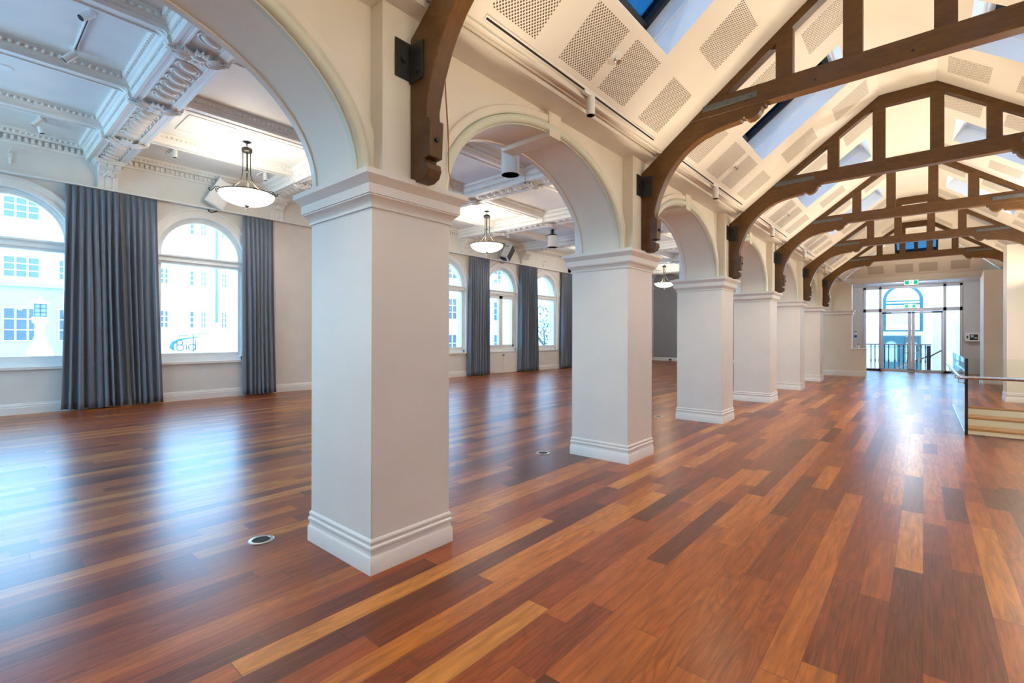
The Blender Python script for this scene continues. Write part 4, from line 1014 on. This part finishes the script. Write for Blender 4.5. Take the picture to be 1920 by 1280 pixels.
# balustrade beyond the doors
t = thing('landing_balustrade', 'timber handrail on dark iron balusters behind the glazed doors', 'balustrade', (-.9, 27.6, 0))
g = G(); g.prism([(27.56, 1.09), (27.64, 1.09), (27.65, 1.12), (27.63, 1.145), (27.57, 1.145), (27.55, 1.12)], 'x', -2.7, .26); obj('handrail', g, 'handrail', t)
xb = [-1.84, -1.69, -1.54, -1.35, -1.2, -.98, -.83, -.68, -.53, -.38, -.22, -.08, .06]
for x in xb:
    g = G(); g.lathe([(.017, .0), (.017, .3), (.034, .38), (.019, .46), (.019, 1.0), (.026, 1.03), (.017, 1.09)], (x, 27.6, 0), 8); obj('baluster', g, 'iron', t)
g = G(); g.box(.10, .24, 27.53, 27.67, -.02, 1.08); g.box(.08, .26, 27.51, 27.69, .55, .62); obj('newel_post', g, 'iron', t)
g = G()
for k in range(24):
    x = -1.95 + k * .09; g.tube([(x + .035 * math.cos(a), 27.6, .985 + .035 * math.sin(a)) for a in [2 * PI * i / 12 for i in range(12)]], .008, 5, True)
obj('scroll_band', g, 'stain', t)
g = G(); g.tube([(.25, 28.0, .62), (.75, 28.0, .98)], .035, 8); g.tube([(.1, 28.6, .55), (-.6, 28.6, .2), (-.95, 28.6, .0)], .035, 8)
tag(obj('stair_rail', g, 'handrail'), 'sloping timber stair rail behind the landing balustrade', 'handrail')

# ------------------------------------------------------------------ stair opening on the right with glass balustrade
t = thing('staircase', 'short flight of timber edged steps going down behind the glass', 'staircase', (1.4, SY1, 0))
st = [(SY1, 0), (13.46, -.17), (13.02, -.34), (12.58, -.51), (12.14, -.68), (11.7, -.85), (11.26, -1.02), (10.82, -1.19)]
for i, (y, z) in enumerate(st[1:]):
    yt = st[i][0]; zt = st[i][1]
    g = G(); g.box(SX0, SX1, yt - .02, yt, z, zt - (.0 if i else .02)); obj('riser', g, 'riser', t, smooth=0)
    g = G(); g.box(SX0, SX1, y - .03, yt - .02, z - .035, z); obj('tread', g, 'nosing', t, bevel=.006)
g = G(); g.box(SX0, SX1, SY1 - .035, SY1 + .001, -.034, .001); obj('top_nosing', g, 'nosing', t, bevel=.006)
g = G(); g.box(SX0, SX1, SY0 - .3, SY1 + .3, -2.2, -2.1); struct('floor_stairwell', g, 'floor', 'timber floor at the bottom of the stair opening', 'floor')
g = G(); g.box(SX0 - .1, SX0, SY0, SY1, -2.1, -.121); g.box(SX0, SX1, SY0 - .1, SY0, -2.1, -.121); g.box(SX0, SX1, SY1, SY1 + .1, -2.1, -.121); struct('wall_stairwell', g, 'wall', 'white walls of the stair opening', 'wall')
t = thing('glass_balustrade', 'frameless clear glass balustrade around the stair opening', 'balustrade', (.48, 9.76, 0))
g = G(); g.box(.472, .488, 9.80, 11.6, .01, 1.13); obj('side_pane', g, 'balglass', t, bevel=.002)
g = G(); g.box(.472, .488, 11.62, 13.9, .01, 1.13); obj('side_pane', g, 'balglass', t, bevel=.002)
g = G(); g.box(.50, 2.28, 9.752, 9.768, .01, 1.13); obj('front_pane', g, 'balglass', t, bevel=.002)
g = G(); g.box(.466, .500, 9.745, 9.785, .0, 1.135); obj('corner_post', g, 'iron', t, bevel=.003)
g = G(); g.box(.465, .495, 9.79, 13.9, 0, .02); g.box(.5, 2.28, 9.745, 9.775, 0, .02); obj('base_channel', g, 'stain', t)
t = thing('metal_handrail', 'brushed metal handrail bent around the glass balustrade corner', 'handrail', (.42, 9.7, .85))
zr = .855
g = G(); g.tube([(.405, 14.2, zr), (.405, 9.76, zr), (.41, 9.715, zr), (.425, 9.69, zr), (.46, 9.68, zr), (2.25, 9.68, zr)], .024, 12); obj('rail', g, 'stain', t)
for y in (9.95, 11.0, 12.2, 13.4):
    g = G(); g.tube([(.472, y, zr - .09), (.405, y, zr - .09), (.405, y, zr - .02)], .008, 6); g.cyl((.462, y, zr - .09), .025, .01, 'x', 12); obj('bracket', g, 'stain', t)
for x in (.62, 1.6):
    g = G(); g.tube([(x, 9.752, zr - .09), (x, 9.68, zr - .09), (x, 9.68, zr - .02)], .008, 6); g.cyl((x, 9.742, zr - .09), .025, .01, 'y', 12); obj('bracket', g, 'stain', t)

# ------------------------------------------------------------------ outside the windows
g = G(); g.box(-70, XW - WT - .02, -40, 60, -1.3, -1.0); struct('street', g, 'street', 'pale street surface outside the windows', 'street')
g = G(); g.box(-18, 12, 36.05, 60, -2.7, -2.5); struct('street_end', g, 'street', 'pale street surface beyond the stair hall', 'street')
def building(name, label, x, y0, y1, h, rows, cols, mat, lower=None):
    t = thing(name, label, 'building', (x, (y0 + y1) / 2, -1), 'buildings across the street')
    g = G(); g.box(x - 8, x, y0, y1, -1, h)
    obj('wall', g, mat, t)
    if lower: g = G(); g.box(x, x + .15, y0, y1, -1, lower); g.box(x, x + .35, y0, y1, lower, lower + .25); obj('plinth', g, 'stone2', t)
    for z0, z1 in rows:
        for c0, c1, nb in cols:
            xo = x + (.16 if lower and z1 < lower else 0)
            g = G(); g.box(xo - .02, xo + .03, c0, c1, z0, z1); w = obj('window', g, 'darkglass', t)
            g = G()
            for i in range(nb + 1): yy = c0 + (c1 - c0) * i / nb; g.box(xo + .031, xo + .07, yy - .04, yy + .04, z0, z1)
            for i in range(4): zz = z0 + (z1 - z0) * i / 3; g.box(xo + .031, xo + .06, c0, c1, zz - .025, zz + .025)
            obj('sash', g, 'stone', w)
    return t
cols = []
y = -7.6
while y < 5.2: cols.append((y, y + 1.5, 3)); y += 2.33
cols = [(1.69 + 2.33 * k, 3.2 + 2.33 * k, 3) for k in range(-4, 2)]
building('office_block', 'white office block with three-light windows outside the leftmost window', -40, -12, 6.1, 14, [(8.3, 9.5), (4.86, 6.05), (1.15, 3.05)], cols, 'stone', 4.3)
building('corner_block', 'white corner block outside the window with the street pole', -32, 6.3, 18, 12, [(7.3, 8.2), (4.35, 5.2), (1.9, 2.85)], [(7.3, 7.7, 2), (8.7, 8.95, 1), (9.25, 9.55, 2), (10.33, 10.65, 2), (11.2, 11.5, 2), (12.6, 13.1, 2)], 'stone')
building('terrace_block', 'pale terrace outside the casement window', -30, 21, 45, 13, [(6.3, 7.6), (2.9, 4.6), (-.6, 1.6)], [(26.6, 27.6, 2), (30.0, 31.2, 2), (32.2, 33.2, 2), (34.5, 35.5, 2)], 'stone')
building('end_block', 'white block with windows beyond the teal arched window', -4.5, 40, 41, 0.1, [], [], 'stone')
t = thing('far_block', 'pale block with a grey window outside the teal arched window', 'building', (-1, 46, -2.5), 'buildings across the street')
g = G(); g.box(-14, 10, 48, 52, -2.5, 5.0); obj('wall', g, 'stone', t); g = G(); g.box(-1.9, -.6, 47.95, 48.0, 2.4, 3.9); obj('window', g, 'stone2', t); g = G(); g.box(-2.2, .3, 47.9, 48, 4.2, 4.5); obj('cornice', g, 'stone2', t)
# lantern monument
t = thing('lantern_monument', 'white stone monument topped with a glazed lantern outside the leftmost window', 'monument', (-18, 1.45, -1), None)
g = G(); g.lathe([(.0, -1), (.36, -1), (.36, .6), (.30, .85), (.25, 1.05), (.15, 1.28), (.105, 1.45), (.10, 1.76), (.15, 1.80), (.17, 1.92), (.14, 1.95), (.0, 1.95)], (-18, 1.45, 0), 8); obj('plinth', g, 'stone', t, smooth=0)
g = G(); g.box(-18.11, -17.89, 1.34, 1.56, 1.95, 2.30); l_ = obj('lantern', g, 'stone2', t)
g = G()
for a in (-.113, 0, .113):
    g.box(-17.895, -17.875, 1.45 + a - .01, 1.45 + a + .01, 1.95, 2.30)
for z in (1.96, 2.07, 2.18, 2.29): g.box(-17.895, -17.875, 1.34, 1.56, z - .008, z + .008)
obj('bars', g, 'steel', l_)
g = G(); g.lathe([(.19, 2.30), (.17, 2.33), (.03, 2.43), (.02, 2.5), (0, 2.52)], (-18, 1.45, 0), 8); obj('cap', g, 'stone', t, smooth=0)
g = G(); g.lathe([(.055, 1.9), (.05, 2.2), (.038, 6.5), (0, 6.5)], (-19, 6.0, 0), 12); pl = tag(obj('street_pole', g, 'polegreen'), 'blue green street pole outside the window', 'pole')
g = G(); g.lathe([(.09, -1), (.08, 1.86), (.06, 1.91)], (-19, 6.0, 0), 12); obj('pole_sleeve', g, 'stone', pl)
# white hoarding with lettering
t = thing('street_hoarding', 'white hoarding with blue swoosh and dark lettering outside the window', 'hoarding', (-20, 5.6, -1))
g = G(); g.box(-20.1, -20, 4.2, 7.4, -1, 1.46); obj('board', g, 'stone', t)
def stroke(g, pts): g.tube([(-19.99, 5.07 + a, .93 + b) for a, b in pts], .0125, 6)
def arcp(cx, cz, r, a0, a1, n=14): return [(cx + r * math.cos(math.radians(a0 + (a1 - a0) * i / n)), cz + r * math.sin(math.radians(a0 + (a1 - a0) * i / n))) for i in range(n + 1)]
gb = G(); stroke(gb, [(0, 0), (0, .36)]); stroke(gb, [(0, .36), (.09, .36)] + arcp(.09, .275, .085, 90, -90) + [(0, .19)]); stroke(gb, [(0, .19), (.11, .19)] + arcp(.11, .095, .095, 90, -90) + [(0, 0)])
gi = G(); stroke(gi, [(.28, 0), (.28, .22)]); gi.ell((-19.99, 5.07 + .28, .93 + .30), (.012, .02, .02), 8, 5)
gd = G(); stroke(gd, arcp(.46, .11, .11, 0, 360, 24)); stroke(gd, [(.57, 0), (.57, .38)])
for g in (gb, gi, gd): obj('letter', g, 'letter', t)
g = G(); stroke(g, [(.50, -.06), (.50, .62)]); stroke(g, [(.06, .52), (.95, .60)]); obj('sign_bracket', g, 'letter', t)
g = G(); pts = [(-19.985, 5.0, .92), (-19.985, 4.9, 1.05), (-19.985, 4.95, 1.2), (-19.985, 5.1, 1.3), (-19.985, 5.4, 1.37), (-19.985, 5.75, 1.40)]
g.tube(pts, [.01, .07, .06, .035, .02, .008], 8); obj('swoosh', g, 'blue', t)
# tree
t = thing('street_tree', 'bare branching street tree outside the farthest window', 'tree', (-22, 29.4, -1))
g = G(); rnd = random.Random(4)
def branch(p, d, L, r, dep):
    q = p + d * L; g.tube([p, (p + q) / 2 + Vector((rnd.uniform(-.05, .05),) * 3), q], [r, r * .85, r * .7], 6)
    if dep:
        for _ in range(3): branch(q, (d + Vector((rnd.uniform(-.8, .8), rnd.uniform(-.8, .8), rnd.uniform(-.2, .6)))).normalized(), L * .68, r * .6, dep - 1)
branch(Vector((-22, 29.4, -1)), Vector((0, 0, 1)), 1.7, .11, 4); obj('branches', g, 'bark', t)
g = G()
for _ in range(260):
    a = rnd.uniform(0, 2 * PI); r = rnd.uniform(.1, 1.3); z = rnd.uniform(.6, 3.8)
    rot = Matrix.Rotation(rnd.uniform(0, 6), 3, 'Z') @ Matrix.Rotation(rnd.uniform(0, 3), 3, 'X')
    g.ell((-22 + r * math.cos(a), 29.4 + r * math.sin(a), z), (.09, .06, .012), 6, 3, rot)
obj('foliage', g, 'leaf', t)

# ------------------------------------------------------------------ light
w = bpy.data.worlds.new('overcast sky'); scene.world = w; w.use_nodes = True; nt = w.node_tree; nt.nodes.clear()
out = nt.nodes.new('ShaderNodeOutputWorld'); bg = nt.nodes.new('ShaderNodeBackground'); tc = nt.nodes.new('ShaderNodeTexCoord'); sp = nt.nodes.new('ShaderNodeSeparateXYZ'); rp = nt.nodes.new('ShaderNodeValToRGB')
nt.links.new(tc.outputs['Generated'], sp.inputs[0]); nt.links.new(sp.outputs[2], rp.inputs[0]); nt.links.new(rp.outputs[0], bg.inputs[0]); nt.links.new(bg.outputs[0], out.inputs[0])
e = rp.color_ramp.elements; e[0].position = 0; e[0].color = (.40, .76, 1.0, 1); e[1].position = .75; e[1].color = (.26, .56, 1.0, 1)
bg.inputs[1].default_value = 11.0

def lamp(name, typ, loc, energy, col, **kw):
    l = bpy.data.lights.new(name, typ); l.energy = energy; l.color = col
    for k, v in kw.items():
        if k not in ('rot',): setattr(l, k, v)
    o = bpy.data.objects.new(name, l); C.objects.link(o); o.location = loc
    if 'rot' in kw: o.rotation_euler = kw['rot']
    return o
def portal(loc, direction, sx, sy):
    o = lamp('daylight_portal', 'AREA', loc, 1, (1, 1, 1), shape='RECTANGLE', size=sx, size_y=sy)
    o.rotation_euler = Vector(direction).to_track_quat('-Z', 'Y').to_euler(); o.data.cycles.is_portal = True
for c, kk in WINS: portal((XW - WT + .02, c, 2.5), (1, 0, 0), 3.4, 1.76)
for x in (-11, -8.4): portal((x, YB - .38, 2.3), (0, 1, 0), 1.9, 3.7)
WARM = (1.0, .82, .56)
for x, y in PEND: lamp('pendant_bulb', 'POINT', (x, y, 4.30), 48, (1.0, .84, .62), shadow_soft_size=.12)
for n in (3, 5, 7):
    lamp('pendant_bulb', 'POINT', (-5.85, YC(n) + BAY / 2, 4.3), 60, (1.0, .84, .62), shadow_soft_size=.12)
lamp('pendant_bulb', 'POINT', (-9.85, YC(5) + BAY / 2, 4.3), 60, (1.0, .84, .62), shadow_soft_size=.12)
for n in range(0, 6):
    for x in (-2.215, 2 * AX + 2.215):
        o = lamp('track_spot', 'SPOT', (x, YC(n) + BAY / 2, 3.37), 90, WARM, spot_size=math.radians(130), spot_blend=.9, shadow_soft_size=.04)
for n in range(0, 7):
    for sgn in (-1, 1):
        for dy in (-.31, .31):
            x = -2.44 if sgn < 0 else 2.09
            o = lamp('nave_ceiling_fill', 'AREA', (x, YC(n) + dy, 2.50), 10, WARM, shape='RECTANGLE', size=.12, size_y=.06)  # unseen fill lights added along both sides to brighten the nave ceiling
            o.data.spread = math.radians(105)
            o.rotation_euler = Vector((-.78 * sgn, dy * .5, .62)).to_track_quat('-Z', 'Y').to_euler()
for x, y in ((-11.2, 2.8), (-11.3, 4.55), (-11.3, 9.45), (-11.3, 12.9), (-11.4, .93)):
    lamp('hall_track_spot', 'SPOT', (x, y, 4.94), 75 if y > 1 else 30, (1, .93, .84), spot_size=math.radians(125), spot_blend=.9, shadow_soft_size=.04)
lamp('lobby_fill', 'POINT', (-.4, 23.9, 3.3), 60, (.95, .97, 1), shadow_soft_size=.12)  # unseen point light added to lift the grey lobby wall
lamp('stair_fill', 'POINT', (1.95, 11.6, 2.7), 165, (1, .92, .80), shadow_soft_size=.1)  # unseen point light added to brighten the pier and steps

# ------------------------------------------------------------------ camera and view
cam = bpy.data.cameras.new('camera'); co = bpy.data.objects.new('camera', cam); C.objects.link(co); scene.camera = co
cam.sensor_fit = 'HORIZONTAL'; cam.sensor_width = 36; cam.lens = 895.84 / 1920 * 36; cam.shift_x = 0; cam.shift_y = (630.4 - 640) / 1920
yaw, roll = .711, .0017
F = Vector((-math.sin(yaw), math.cos(yaw), 0)); R = Vector((math.cos(yaw), math.sin(yaw), 0)); U = Vector((0, 0, 1))
R2 = R * math.cos(roll) + U * math.sin(roll); U2 = -R * math.sin(roll) + U * math.cos(roll)
co.matrix_world = Matrix(((R2.x, U2.x, -F.x, 0), (R2.y, U2.y, -F.y, 0), (R2.z, U2.z, -F.z, 1.45), (0, 0, 0, 1)))
cam.clip_start = .05; cam.clip_end = 300
vs = scene.view_settings; scene.display_settings.display_device = 'sRGB'
vs.view_transform = 'Standard'; vs.look = 'None'; vs.exposure = 0.5; vs.gamma = 1.0; vs.use_curve_mapping = False
cy = scene.cycles; cy.use_denoising = True; cy.max_bounces = 9; cy.diffuse_bounces = 5; cy.glossy_bounces = 4; cy.transmission_bounces = 6; cy.transparent_max_bounces = 12
cy.sample_clamp_indirect = 6.0; cy.caustics_reflective = False; cy.caustics_refractive = False
